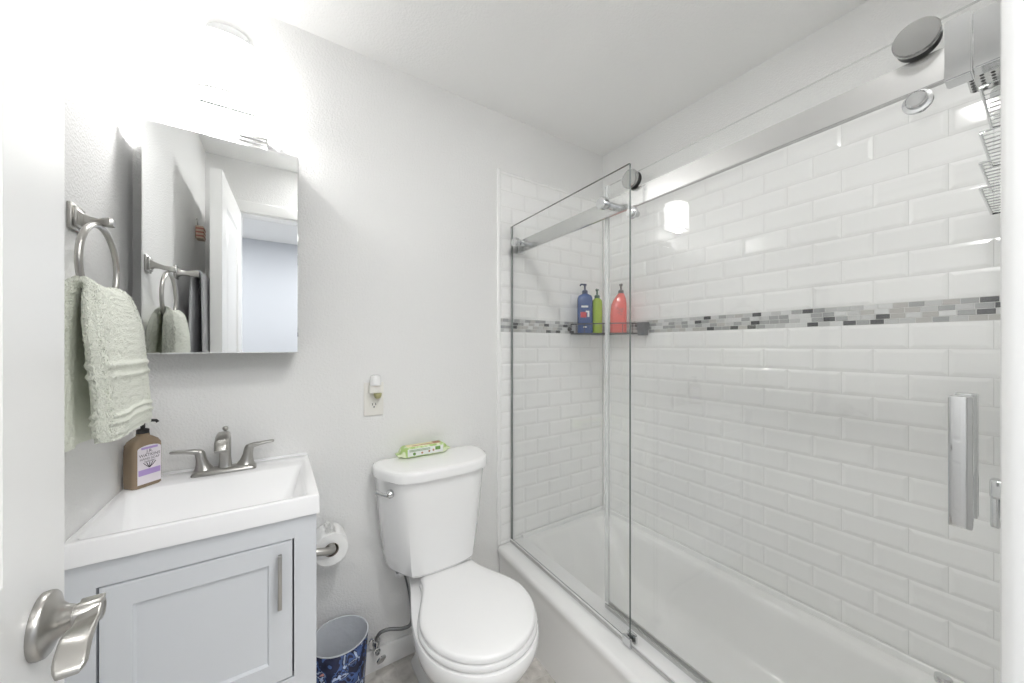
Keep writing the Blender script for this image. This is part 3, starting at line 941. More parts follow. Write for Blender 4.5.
bm = B()
rings = [egg(1.00, 1.13, 1.44, 0.100, 0.095, 0.0), egg(1.00, 1.13, 1.44, 0.100, 0.095, 0.012), egg(1.02, 1.14, 1.42, 0.090, 0.085, 0.05), egg(1.01, 1.14, 1.40, 0.092, 0.085, 0.12),
         egg(0.965, 1.12, 1.40, 0.118, 0.088, 0.19), egg(0.905, 1.08, 1.41, 0.152, 0.095, 0.26), egg(0.850, 1.06, 1.43, 0.184, 0.106, 0.32), egg(0.828, 1.05, 1.455, 0.195, 0.112, 0.36), egg(0.824, 1.05, 1.46, 0.197, 0.114, 0.388), egg(0.828, 1.05, 1.46, 0.194, 0.112, 0.397), egg(0.836, 1.05, 1.455, 0.187, 0.108, 0.400)]
ring_loft(bm, rings); obj('bowl', bm, M['porcelain'], to, smooth=45)
# seat ring
bm = B()
so = dict(yf=0.842, ym=1.045, yb=1.292, hw=0.187, hwb=0.112)
def seat_ring(dw, z): return egg(0.832 + dw, 1.045, 1.290 - dw, 0.192 - dw, 0.112 - dw, z)
rings = [seat_ring(0.004, 0.4015), seat_ring(0.0, 0.406), seat_ring(0.0, 0.415), seat_ring(0.004, 0.420), seat_ring(0.065, 0.420), seat_ring(0.065, 0.4015)]
rings.append(rings[0]); ring_loft(bm, rings, cap0=False, cap1=False); bmesh.ops.remove_doubles(bm, verts=bm.verts[:], dist=1e-5)
obj('seat', bm, M['plastic_white'], to, smooth=45)
bm = B()
def lid_ring(dw, z): return egg(0.838 + dw, 1.045, 1.288 - dw, 0.186 - dw, 0.108 - dw, z)
rings = [lid_ring(0.004, 0.4215), lid_ring(0.0, 0.425), lid_ring(0.0, 0.433), lid_ring(0.003, 0.4385), lid_ring(0.009, 0.4415), lid_ring(0.03, 0.443), lid_ring(0.09, 0.4445)]
ring_loft(bm, rings); obj('seat_lid', bm, M['plastic_white'], to, smooth=45)
for s in (-1, 1):
    bm = B(); box(bm, BCX + s * 0.07 - 0.018, BCX + s * 0.07 + 0.018, 1.291, 1.318, 0.4005, 0.430, 0.006, 3); obj('hinge', bm, M['plastic_white'], to, smooth=40)


def tank_plan(k, yf, inset=0.0, hw=0.222, yb=1.474):
    hw = hw * k
    half = [(0.0, yf + inset), (0.06 * k, yf + 0.001 + inset), (0.115 * k, yf + 0.006 + inset), (0.150 * k, yf + 0.016 + inset), (hw - 0.052, yf + 0.030 + inset), (hw - 0.036, yf + 0.048 + inset), (hw - 0.012, yf + 0.098), (hw - 0.003, yf + 0.118), (hw, yf + 0.145), (hw, yb - 0.016), (hw - 0.005, yb - 0.004), (hw - 0.016, yb)]
    return [(TX + x, y) for x, y in half] + [(TX - x, y) for x, y in half[1:]][::-1]


bm = B()
rings = []
for (k, yf, z) in ((0.70, 1.292, 0.4405), (0.785, 1.278, 0.4425), (0.815, 1.270, 0.454), (0.85, 1.265, 0.50), (0.92, 1.258, 0.64), (0.975, 1.254, 0.790), (0.98, 1.254, 0.806)):
    rings.append([(x, y, z) for x, y in tank_plan(k, yf)])
ring_loft(bm, rings); tk = obj('tank', bm, M['porcelain'], to, smooth=28)
bm = B(); box(bm, TX - 0.07, TX + 0.07, 1.30, 1.44, 0.4005, 0.4405, 0.01, 3); obj('tank_gasket', bm, M['porcelain'], to, smooth=40)


def lid_plan(d):
    hw = 0.231 - d
    yb = 1.480 - d; yf = 1.236 + d
    half = [(0.0, yf), (0.06, yf + 0.001), (0.115, yf + 0.006), (0.155, yf + 0.018), (0.178, yf + 0.034), (0.196, yf + 0.060), (0.212 - d * 0.6, yf + 0.095), (hw - 0.006, yf + 0.125), (hw, yf + 0.155), (hw, yb - 0.045), (hw - 0.008, yb - 0.018), (hw - 0.028, yb)]
    return [(TX + x, y) for x, y in half] + [(TX - x, y) for x, y in half[1:]][::-1]
bm = B()
rings = [[(x, y, z) for x, y in lid_plan(d)] for d, z in ((0.006, 0.8065), (0.0, 0.809), (0.0, 0.832), (0.0025, 0.839), (0.007, 0.8435), (0.014, 0.8455))]
rings.append([(TX + (x - TX) * 0.92, 1.36 + (y - 1.36) * 0.90, 0.846) for x, y, z in rings[-1]])
ring_loft(bm, rings); obj('tank_lid', bm, M['porcelain'], to, smooth=28)
bm = B()
fl = Vector((0.338, 1.316, 0.762)); fn_ = Vector((-0.80, -0.60, 0)).normalized(); ft = Vector((fn_.y, -fn_.x, 0))
lathe(bm, fl - fn_ * 0.006, fn_, [(0, 0.015), (0.010, 0.015), (0.013, 0.012), (0.020, 0.007)], 20)
tube(bm, [fl + fn_ * 0.014, fl + fn_ * 0.018 + ft * 0.02 + Vector((0, 0, 0.003)), fl + fn_ * 0.017 + ft * 0.045 + Vector((0, 0, 0.006))], 0.006, 10, radii=[0.007, 0.006, 0.008])
tag(obj('flush_lever', bm, M['chrome'], to, smooth=50), 'chrome flush lever')

# water supply: stop valve and hoses
wv = thing('water_supply', (0.319, YB, 0.08), 'chrome stop valve with a grey braided hose on the wall beside the toilet', 'water valve')
vx, vy, vz = 0.319, YB - 0.055, 0.118
bm = B()
lathe(bm, (vx, YB - 0.0145, vz), (0, -1, 0), [(0, 0.024), (0.003, 0.022), (0.006, 0.009), (0.03, 0.009), (0.031, 0.0125), (0.050, 0.0125), (0.051, 0.008), (0.062, 0.006)], 20)
lathe(bm, (vx, vy, vz + 0.008), (0, 0, 1), [(0, 0.008), (0.012, 0.008), (0.013, 0.0115), (0.028, 0.0115), (0.030, 0.006)], 12)
obj('valve_body', bm, M['chrome'], wv, smooth=40)
bm = B(); lathe(bm, (vx + 0.006, vy - 0.028, vz - 0.012), (0.35, -1, -0.25), [(0, 0.006), (0.006, 0.006), (0.007, 0.019), (0.012, 0.019), (0.014, 0.015)], 20, sx=1.0, sy=0.72); obj('valve_handle', bm, M['chrome'], wv, smooth=40)
bm = B()
hp = smooth_path([(vx, vy, vz + 0.036), (vx + 0.002, vy, vz + 0.048), (vx + 0.015, vy - 0.003, vz + 0.064), (vx + 0.045, vy - 0.012, vz + 0.069), (vx + 0.095, vy - 0.034, vz + 0.066), (vx + 0.125, vy - 0.036, vz + 0.080), (vx + 0.130, vy - 0.010, vz + 0.15), (0.446, 1.462, 0.32), (0.428, 1.445, 0.375), (0.404, 1.410, 0.402)], 8)
tube(bm, hp, 0.0065, 10); tag(obj('hose', bm, M['hose'], wv, smooth=60), 'grey braided hose')
bm = B()
lathe(bm, (0.403, 1.409, 0.400), Vector((-0.45, -0.35, 0.65)), [(0, 0.011), (0.003, 0.0145), (0.026, 0.0145), (0.028, 0.011)], 8); obj('coupling_nut', bm, M['plastic_white'], wv, smooth=30)
bm = B(); tube(bm, [(0.389, 1.398, 0.4205), (0.386, 1.396, 0.430), (0.386, 1.394, 0.446)], 0.009, 10); obj('inlet', bm, M['hose'], wv, smooth=50)

# ------------------------------------------------------------------ wet wipes packet on the tank
wp = thing('wipes_packet', (0.515, 1.445, 0.8465), 'green and white wet wipes packet lying on the toilet tank lid', 'packet')
PKX0, PKX1, PKY, PKZ = 0.404, 0.606, 1.4405, 0.8465
M['wipe'] = bpy.data.materials.new('wipes_film'); M['wipe'].use_nodes = True
nt = M['wipe'].node_tree; b_ = nt.nodes['Principled BSDF']; b_.inputs['Roughness'].default_value = 0.3
tc = nt.nodes.new('ShaderNodeTexCoord'); no = nt.nodes.new('ShaderNodeTexNoise'); no.inputs['Scale'].default_value = 40; no.inputs['Detail'].default_value = 3
cr = nt.nodes.new('ShaderNodeValToRGB'); e = cr.color_ramp.elements
e[0].position = 0.42; e[0].color = rgb(170, 200, 116); e[1].position = 0.6; e[1].color = rgb(224, 232, 200)
nt.links.new(tc.outputs['Object'], no.inputs['Vector']); nt.links.new(no.outputs['Fac'], cr.inputs['Fac']); nt.links.new(cr.outputs[0], b_.inputs['Base Color'])
M['wipe_side'] = mat('wipes_print_panel', rgb(226, 229, 226), 0.3)
M['wipe_top'] = mat('wipes_print_cream', rgb(232, 222, 180), 0.35)
M['tan'] = mat('wipes_print_tan', rgb(176, 128, 96), 0.4)
M['wgreen'] = mat('wipes_print_green', rgb(104, 146, 70), 0.4)
bm = B()
rings = []
for (x, w, h, zc) in ((PKX0 - 0.008, 0.028, 0.0012, 0.012), (PKX0 + 0.004, 0.028, 0.0030, 0.014), (PKX0 + 0.014, 0.029, 0.016, 0.020), (PKX0 + 0.022, 0.029, 0.0205, 0.0215), (PKX1 - 0.022, 0.029, 0.0205, 0.0215), (PKX1 - 0.012, 0.028, 0.016, 0.020), (PKX1 - 0.003, 0.027, 0.003, 0.016), (PKX1 + 0.009, 0.027, 0.0012, 0.016)):
    rings.append([(x, PKY + a, PKZ + 0.0008 + zc + b) for a, b in rrect(-w, w, -h, h, min(h, w) * 0.4, 3)])
ring_loft(bm, rings); pk = obj('film', bm, M['wipe'], wp, smooth=40)
bm = B(); box(bm, PKX0 + 0.027, PKX1 - 0.026, PKY - 0.0298, PKY - 0.0288, PKZ + 0.008, PKZ + 0.037); tag(obj('side_panel', bm, M['wipe_side'], pk), 'white printed panel')
bm = B(); box(bm, PKX0 + 0.03, PKX1 - 0.03, PKY - 0.018, PKY + 0.018, PKZ + 0.0422, PKZ + 0.0436, 0.0004); tag(obj('top_flap', bm, M['wipe_top'], pk), 'cream resealable top')
bm = B()
box(bm, PKX0 + 0.05, PKX1 - 0.045, PKY - 0.012, PKY - 0.004, PKZ + 0.0434, PKZ + 0.0440); box(bm, PKX1 - 0.06, PKX1 - 0.03, PKY - 0.016, PKY + 0.016, PKZ + 0.0434, PKZ + 0.0440)
for i, x in enumerate((0.490, 0.520, 0.538)): lathe(bm, (x, PKY - 0.0297, PKZ + 0.017 + 0.002 * i), (0, -1, 0), [(0, 0.0042), (0.0006, 0.0042)], 12)
obj('tan_print', bm, M['tan'], pk)
bm = B()
for i in range(2): box(bm, PKX0 + 0.034, PKX0 + 0.12, PKY - 0.0303, PKY - 0.0297, PKZ + 0.0265 + i * 0.0045, PKZ + 0.0285 + i * 0.0045)
box(bm, 0.546, 0.568, PKY - 0.0303, PKY - 0.0297, PKZ + 0.020, PKZ + 0.034); 
lathe(bm, (0.458, PKY - 0.0297, PKZ + 0.0165), (0, -1, 0), [(0, 0.006), (0.0006, 0.006)], 14)
obj('green_print', bm, M['wgreen'], pk)

# ------------------------------------------------------------------ toilet paper holder and roll
RXc, RZc = 0.153, 0.606
ph_ = thing('paper_holder', (VX1, 1.36, RZc), 'brushed nickel paper holder arm on the side of the vanity', 'paper holder')
bm = B(); lathe(bm, (VX1 + 0.0005, 1.335, RZc + 0.012), (1, 0, 0), [(0, 0.022), (0.005, 0.022), (0.009, 0.016), (0.012, 0.009)], 24); obj('wall_plate', bm, M['nickel'], ph_, smooth=40)
bm = B(); tube(bm, smooth_path([(VX1 + 0.010, 1.335, RZc + 0.012), (VX1 + 0.03, 1.334, RZc + 0.009), (RXc - 0.012, 1.336, RZc + 0.002), (RXc, 1.345, RZc), (RXc, 1.37, RZc), (RXc, 1.465, RZc)], 6), 0.0122, 12); obj('arm', bm, M['nickel'], ph_, smooth=60)
rl = thing('paper_roll', (RXc, 1.42, RZc), 'white toilet paper roll on the nickel arm beside the vanity', 'toilet paper')
bm = B()
RCZ = RZc - 0.0110
rings = []
for (r, y) in ((0.0235, 1.365), (0.0535, 1.365), (0.0545, 1.367), (0.0545, 1.462), (0.0535, 1.464), (0.0235, 1.464)):
    rings.append([(RXc + r * math.cos(2 * PI * k / 48), y, RCZ + r * math.sin(2 * PI * k / 48)) for k in range(48)])
rings.append(rings[0]); ring_loft(bm, rings, cap0=False, cap1=False); bmesh.ops.remove_doubles(bm, verts=bm.verts[:], dist=1e-5)
obj('roll', bm, M['paper'], rl, smooth=40)
bm = B()
rings = []
for (r, y) in ((0.0220, 1.3645), (0.0234, 1.3645), (0.0234, 1.4645), (0.0220, 1.4645)):
    rings.append([(RXc + r * math.cos(2 * PI * k / 32), y, RCZ + r * math.sin(2 * PI * k / 32)) for k in range(32)])
rings.append(rings[0]); ring_loft(bm, rings, cap0=False, cap1=False); bmesh.ops.remove_doubles(bm, verts=bm.verts[:], dist=1e-5)
tag(obj('core', bm, M['card'], rl, smooth=40), 'grey cardboard core')
bm = B()
# loose crumpled end of the sheet on top
V = []
for i in range(7):
    row = []
    for j in range(7):
        a = PI * 0.40 + 0.62 * (i / 6)
        r = 0.0555 + 0.010 * math.sin(i / 6 * PI) * (0.4 + 0.6 * math.sin(j * 1.7 + i)) ** 2 + (0.012 * (1 - abs(j - 2) / 3) if i in (2, 3) and abs(j - 2) < 3 else 0)
        row.append(bm.verts.new((RXc + r * math.cos(a), 1.370 + 0.09 * j / 6, RCZ + r * math.sin(a))))
    V.append(row)
for i in range(6):
    for j in range(6): bm.faces.new((V[i][j], V[i + 1][j], V[i + 1][j + 1], V[i][j + 1]))
bmesh.ops.solidify(bm, geom=bm.faces[:], thickness=0.0008)
obj('loose_sheet', bm, M['paper'], rl)

# ------------------------------------------------------------------ waste basket
WBX, WBY, WBH = 0.181, 1.376, 0.283
wb = thing('waste_basket', (WBX, WBY, 0), 'round waste basket with a dark blue floral print between the vanity and the toilet', 'waste basket')
M['floral'] = bpy.data.materials.new('floral_print'); M['floral'].use_nodes = True
nt = M['floral'].node_tree; b_ = nt.nodes['Principled BSDF']; b_.inputs['Roughness'].default_value = 0.25
tc = nt.nodes.new('ShaderNodeTexCoord'); v1 = nt.nodes.new('ShaderNodeTexVoronoi'); v1.inputs['Scale'].default_value = 26
v2 = nt.nodes.new('ShaderNodeTexNoise'); v2.inputs['Scale'].default_value = 18; v2.inputs['Detail'].default_value = 2; v2.inputs['Distortion'].default_value = 1.2
c1 = nt.nodes.new('ShaderNodeValToRGB'); c1.color_ramp.interpolation = 'CONSTANT'
e = c1.color_ramp.elements; e[0].position = 0; e[0].color = rgb(44, 48, 72); e[1].position = 0.47; e[1].color = rgb(74, 98, 150)
for p_, c_ in ((0.53, rgb(40, 46, 72)), (0.57, rgb(168, 184, 210)), (0.61, rgb(66, 72, 104)), (0.68, rgb(214, 150, 140))): 
    x = e.new(p_); x.color = c_
nt.links.new(tc.outputs['Object'], v2.inputs['Vector']); nt.links.new(v2.outputs['Fac'], c1.inputs['Fac'])
c2 = nt.nodes.new('ShaderNodeValToRGB'); c2.color_ramp.interpolation = 'CONSTANT'; e = c2.color_ramp.elements
e[0].position = 0; e[0].color = (1, 1, 1, 1); e[1].position = 0.80; e[1].color = (1, 1, 1, 1)
mx = nt.nodes.new('ShaderNodeMix'); mx.data_type = 'RGBA'; mx.blend_type = 'MULTIPLY'; mx.inputs[0].default_value = 0.5
nt.links.new(tc.outputs['Object'], v1.inputs['Vector'])
bw = nt.nodes.new('ShaderNodeMath'); bw.operation = 'MULTIPLY'; bw.inputs[1].default_value = 2.2; nt.links.new(v1.outputs['Distance'], bw.inputs[0])
nt.links.new(c1.outputs[0], mx.inputs[6]); nt.links.new(bw.outputs[0], mx.inputs[7]); nt.links.new(mx.outputs[2], b_.inputs['Base Color'])
bm = B()
lathe(bm, (WBX, WBY, 0.0005), (0, 0, 1), [(0, 0.074), (0.003, 0.076), (WBH - 0.006, 0.0925), (WBH - 0.004, 0.0915), (0.006, 0.0735)], 56, cap0=True, cap1=True)
obj('bucket', bm, M['floral'], wb, smooth=50)
M['liner'] = mat('bin_inside_pale', rgb(206, 209, 214), 0.3, bump=(22, 0.5, 0.01, 3.0))
bm = B()
lathe(bm, (WBX, WBY, 0.0085), (0, 0, 1), [(0.0, 0.0725), (0.001, 0.0728), (WBH - 0.014, 0.0905), (WBH - 0.0115, 0.0935), (WBH - 0.009, 0.0935), (WBH - 0.0095, 0.0895), (0.004, 0.0715)], 56, cap0=True, cap1=True)
tag(obj('liner', bm, M['liner'], wb, smooth=50), 'pale plastic liner folded over the rim')

# ------------------------------------------------------------------ bathtub
TZ = 0.322
def fx(y): return 0.855 + 0.026 * y           # outer face of the apron
TY0, TY1 = YN + 0.009, TILE_Y - 0.001
tub = thing('bathtub', (1.25, 0.75, 0), 'white built-in bathtub with a plain apron below the glass shower doors', 'bathtub')
bm = B()
def tub_ring(fo, bo, n0, n1, r, z, N=8):
    base = rrect(0, 1, 0, 1, 0.0001, N)
    out = []
    # corners: (x side, y side)
    y0, y1 = TY0 + n0, TY1 - n1
    x1 = TILE_X - bo - 0.0005
    for ci, (sx, sy, a0) in enumerate(((1, 0, -PI / 2), (1, 1, 0), (0, 1, PI / 2), (0, 0, PI))):
        yy = y1 if sy else y0
        xx = x1 if sx else fx(yy) + fo
        cx = xx - r if sx else xx + r
        cy = yy - r if sy else yy + r
        for i in range(N + 1):
            a = a0 + PI / 2 * i / N
            out.append((cx + r * math.cos(a), cy + r * math.sin(a), z))
    return out
rings = [tub_ring(0.012, 0, 0, 0, 0.001, 0.0005), tub_ring(0.012, 0, 0, 0, 0.001, 0.05), tub_ring(0.010, 0, 0, 0, 0.001, 0.25), tub_ring(0.006, 0, 0, 0, 0.002, 0.28), tub_ring(0.0, 0, 0, 0, 0.002, 0.296), tub_ring(0.0, 0, 0, 0, 0.002, 0.308), tub_ring(0.005, 0.001, 0.001, 0.001, 0.002, 0.318), tub_ring(0.014, 0.002, 0.002, 0.002, 0.002, TZ),
         tub_ring(0.150, 0.052, 0.09, 0.050, 0.07, TZ - 0.001), tub_ring(0.160, 0.060, 0.10, 0.060, 0.075, TZ - 0.006), tub_ring(0.170, 0.068, 0.11, 0.075, 0.08, TZ - 0.025), tub_ring(0.185, 0.085, 0.13, 0.15, 0.09, 0.22), tub_ring(0.205, 0.105, 0.15, 0.23, 0.10, 0.11), tub_ring(0.235, 0.135, 0.18, 0.275, 0.09, 0.075), tub_ring(0.29, 0.19, 0.24, 0.33, 0.06, 0.066)]
ring_loft(bm, rings); obj('shell', bm, M['acrylic'], tub, smooth=40)
bm = B()
box(bm, TILE_X - 0.016, TILE_X - 0.0006, TY0 + 0.001, TY1, TZ - 0.006, Z_TUB - 0.002, 0.005, 3)
obj('wall_flange', bm, M['acrylic'], tub, smooth=40)
bm = B(); box(bm, 1.034, TILE_X - 0.0165, TY1 - 0.014, TY1, TZ - 0.006, Z_TUB - 0.002, 0.005, 3)
obj('wall_flange', bm, M['acrylic'], tub, smooth=40)
bm = B(); lathe(bm, (1.28, 0.33, 0.0665), (0, 0, 1), [(0, 0.032), (0.003, 0.031), (0.004, 0.02), (0.008, 0.016), (0.010, 0.008)], 28); tag(obj('drain', bm, M['chrome'], tub, smooth=40), 'chrome drain')

# ------------------------------------------------------------------ frameless sliding shower doors
SL = 0.021                                     # the door line runs very slightly skew to the wall
def gx(y): return SL * y


def slab(bm, xo, t, y0, y1, z0, z1, bev=0.0, mi_face=0, mi_edge=0):
    """upright slab along the door line; xo = outer face x at y = 0"""
    vs = {}
    for j, y in enumerate((y0, y1)):
        for i, x in enumerate((xo, xo + t)):
            for k, z in enumerate((z0, z1)):
                vs[i, j, k] = bm.verts.new((x + gx(y), y, z))
    F_ = [((0, 0, 0), (0, 1, 0), (0, 1, 1), (0, 0, 1), mi_face), ((1, 0, 0), (1, 0, 1), (1, 1, 1), (1, 1, 0), mi_face),
          ((0, 0, 0), (0, 0, 1), (1, 0, 1), (1, 0, 0), mi_edge), ((0, 1, 0), (1, 1, 0), (1, 1, 1), (0, 1, 1), mi_edge),
          ((0, 0, 0), (1, 0, 0), (1, 1, 0), (0, 1, 0), mi_edge), ((0, 0, 1), (0, 1, 1), (1, 1, 1), (1, 0, 1), mi_edge)]
    fs = []
    for a, b, c, d, mi in F_:
        f = bm.faces.new((vs[a], vs[b], vs[c], vs[d])); f.material_index = mi; fs.append(f)
    if bev:
        bmesh.ops.bevel(bm, geom=list({e for f in fs for e in f.edges}), offset=bev, segments=2, affect='EDGES')


ZR0, ZR1 = 1.767, 1.826
XRAIL = 0.981
rail = thing('shower_rail', (XRAIL, 0.75, ZR0), 'flat brushed steel rail carrying the glass shower doors', 'shower rail')
bm = B(); slab(bm, XRAIL, 0.014, 0.045, 1.462, ZR0, ZR1, 0.0015); obj('bar', bm, M['satin'], rail, smooth=30)
bm = B(); slab(bm, XRAIL - 0.016, 0.042, 1.458, TILE_Y - 0.0005, ZR0 - 0.006, ZR1 + 0.004, 0.002); obj('bracket', bm, M['chrome'], rail, smooth=30)
bm = B(); slab(bm, XRAIL - 0.012, 0.036, 0.074, 0.104, ZR0 - 0.010, ZR1 + 0.036, 0.002); slab(bm, XRAIL - 0.010, 0.034, 0.013, 0.073, ZR0 - 0.006, ZR1 + 0.030, 0.002); obj('bracket', bm, M['chrome'], rail, smooth=30)


def xface(xo, y): return xo + gx(y)


# fixed panel
XF = 0.939
fp = thing('fixed_glass_panel', (XF, 1.13, TZ), 'fixed clear glass panel beside the toilet, left of the sliding shower door', 'shower glass')
bm = B(); slab(bm, XF, 0.008, 0.757, TILE_Y - 0.009, TZ + 0.012, 1.893, 0.0, 0, 1); obj('pane', bm, [M['glass'], M['glass_edge']], fp)
bm = B(); slab(bm, XF - 0.002, 0.012, TILE_Y - 0.0085, TILE_Y - 0.0005, TZ + 0.001, 1.893, 0.001); obj('wall_channel', bm, M['satin'], fp)
for y, z in ((0.858, 1.792), (1.415, 1.796)):
    bm = B(); x_ = xface(XF, y)
    lathe(bm, (x_ - 0.0005, y, z), (-1, 0, 0), [(0, 0.016), (0.006, 0.016), (0.007, 0.0215), (0.026, 0.0215), (0.029, 0.0185)], 28)
    lathe(bm, (x_ + 0.0085, y, z), (1, 0, 0), [(0, 0.013), (XRAIL - XF - 0.0095, 0.013)], 28)
    obj('standoff', bm, M['chrome'], fp, smooth=40)

# sliding panel
XS = 1.0045
sp_ = thing('sliding_glass_door', (XS, 0.47, TZ), 'sliding clear glass shower door with a square chrome handle, hung on rollers', 'shower door')
bm = B(); slab(bm, XS, 0.008, 0.035, 0.9075, TZ + 0.020, 1.893, 0.0, 0, 1); obj('pane', bm, [M['glass'], M['glass_edge_light']], sp_)
bm = B(); slab(bm, XS - 0.001, 0.010, 0.9075, 0.922, TZ + 0.020, 1.893); tag(obj('edge_seal', bm, M['seal'], sp_), 'translucent edge seal')
for y in (0.136, 0.775):
    bm = B(); x_ = xface(XRAIL, y)
    lathe(bm, (x_ - 0.010, y, 1.855), (-1, 0, 0), [(0, 0.029), (0.004, 0.0305), (0.011, 0.0305), (0.0135, 0.029)], 40)
    rl_ = obj('roller', bm, M['disc'], sp_, smooth=40)
    bm = B(); lathe(bm, (x_ - 0.009, y, 1.855), (1, 0, 0), [(0, 0.0285), (0.003, 0.0285), (0.012, 0.0285), (0.016, 0.0285), (0.017, 0.026), (0.0235, 0.012)], 40)
    obj('wheel', bm, M['black'], rl_, smooth=40)
    bm = B()
    lathe(bm, (x_ + 0.0225, y, 1.744), (-1, 0, 0), [(0, 0.010), (0.022, 0.010), (0.023, 0.0195), (0.030, 0.0195), (0.031, 0.014), (0.041, 0.014), (0.043, 0.012)], 32)
    obj('stop_disc', bm, M['chrome'], sp_, smooth=40)
HYc, HZ0, HZ1 = 0.0865, 0.989, 1.211
bm = B()
x_ = xface(XS, HYc)
hy0, hy1 = HYc - 0.0135, HYc + 0.0125
box(bm, 0.962, 0.984, hy0, hy1, HZ0, HZ1, 0.002)
box(bm, x_ + 0.030, x_ + 0.050, hy0, hy1, HZ0, HZ1, 0.002)
for z in (HZ0 + 0.014, HZ1 - 0.014):
    box(bm, 0.9835, x_ + 0.0005, HYc - 0.008, HYc + 0.008, z - 0.012, z + 0.012, 0.001)
    box(bm, x_ + 0.0075, x_ + 0.0305, HYc - 0.008, HYc + 0.008, z - 0.012, z + 0.012, 0.001)
obj('handle', bm, M['chrome'], sp_, smooth=30)

# track on the tub's edge
tk_ = thing('shower_track', (0.98, 0.75, TZ), 'low metal track along the bathtub edge under the glass doors', 'shower track')
bm = B()
slab(bm, 0.936, 0.004, TY0 + 0.002, TILE_Y - 0.0035, TZ + 0.0005, TZ + 0.016, 0.0)
slab(bm, 0.940, 0.078, TY0 + 0.002, TILE_Y - 0.0035, TZ + 0.0005, TZ + 0.004, 0.0)
obj('threshold', bm, M['plastic_white'], tk_)
bm = B()
slab(bm, 0.9325, 0.003, TY0 + 0.002, TILE_Y - 0.0035, TZ + 0.0005, TZ + 0.011, 0.0)
slab(bm, 0.996, 0.005, TY0 + 0.002, 0.915, TZ + 0.0042, TZ + 0.018, 0.0)
slab(bm, 1.0155, 0.006, TY0 + 0.002, 0.915, TZ + 0.0042, TZ + 0.018, 0.0)
obj('guide_channel', bm, M['satin'], tk_)
bm = B()
slab(bm, XF - 0.013, 0.010, 0.742, 0.776, TZ + 0.0005, TZ + 0.034, 0.003); slab(bm, XF + 0.0105, 0.014, 0.742, 0.776, TZ + 0.0045, TZ + 0.034, 0.003)
obj('guide_clip', bm, M['chrome'], tk_, smooth=30)

# ------------------------------------------------------------------ corner caddy and bottles
CZ = 1.366
CXa, CYb = 1.368, 1.212       # ends on the back wall / on the right wall
cd_ = thing('corner_caddy', (1.52, 1.38, CZ), 'dark wire corner caddy holding three pump bottles in the shower corner', 'shower caddy')
cx0, cy0 = TILE_X - 0.006, TILE_Y - 0.006
def arc_pts(ins, z, n=24):
    A = Vector((CXa + ins, cy0 - 0.002, z)); Bp = Vector((cx0 - 0.002, CYb + ins, z))
    q1 = Vector((CXa + ins, cy0 - 0.075, z)); q2 = Vector((cx0 - 0.105, CYb + ins, z))
    mid = [A, q1 + Vector((0, 0.02, 0)), q1 + Vector((0.035, -0.035, 0)), q2 + Vector((-0.035, 0.045, 0)), q2 + Vector((0.02, 0, 0)), Bp]
    return smooth_path(mid, 6)
bm = B()
tube(bm, arc_pts(0, CZ), 0.0028, 8); tube(bm, [(CXa, cy0 - 0.002, CZ), (cx0 - 0.002, cy0 - 0.002, CZ), (cx0 - 0.002, CYb, CZ)], 0.0028, 8)
pts = arc_pts(0, CZ)
for k in range(1, 12):
    y = CYb + 0.012 + (cy0 - CYb - 0.02) * k / 12
    xs = [p for p in pts if abs(p.y - y) < 0.02]
    xm = min((p.x for p in xs), default=CXa)
    tube(bm, [(xm, y, CZ), (cx0 - 0.002, y, CZ)], 0.0016, 6)
fl_ = obj('shelf', bm, M['wire'], cd_, smooth=50)
bm = B(); tube(bm, arc_pts(0, CZ + 0.052), 0.0028, 8)
for p in arc_pts(0, CZ)[::5]: tube(bm, [p, p + Vector((0, 0, 0.052))], 0.0018, 6)
obj('guard_rail', bm, M['wire'], cd_, smooth=50)
for px_, py_, ax in ((CXa - 0.008, cy0 + 0.004, (0, -1, 0)), (cx0 + 0.004, CYb - 0.012, (-1, 0, 0))):
    bm = B(); lathe(bm, (px_, py_, CZ + 0.026), ax, [(0, 0.012), (0.004, 0.011), (0.010, 0.006), (0.016, 0.006)], 16); obj('wall_knob', bm, M['black'], cd_, smooth=40)
bm = B()
rings = []
for z, k in ((CZ - 0.012, 0.80), (CZ - 0.011, 0.82), (CZ + 0.056, 1.0), (CZ + 0.054, 0.94), (CZ - 0.006, 0.76)):
    rings.append([(1.602 + a, 1.184 + b, z) for a, b in rrect(-0.024 * k, 0.024 * k, -0.026 * k, 0.026 * k, 0.008, 4)])
ring_loft(bm, rings); tag(obj('side_cup', bm, M['cup_grey'], cd_, smooth=40), 'grey plastic cup hooked on the end')


def pump(bm, c, z, s=1.0, dirx=(-1, -0.3)):
    d = Vector((dirx[0], dirx[1], 0)).normalized()
    lathe(bm, (c[0], c[1], z), (0, 0, 1), [(0, 0.0155 * s), (0.016 * s, 0.0155 * s), (0.019 * s, 0.012 * s), (0.022 * s, 0.005 * s), (0.044 * s, 0.005 * s), (0.045 * s, 0.009 * s), (0.053 * s, 0.010 * s), (0.055 * s, 0.007 * s)], 20)
    p = Vector((c[0], c[1], z + 0.049 * s))
    tube(bm, [p, p + d * 0.018 * s + Vector((0, 0, 0.002)), p + d * 0.034 * s - Vector((0, 0, 0.001)), p + d * 0.039 * s - Vector((0, 0, 0.008 * s))], 0.0045 * s, 8)


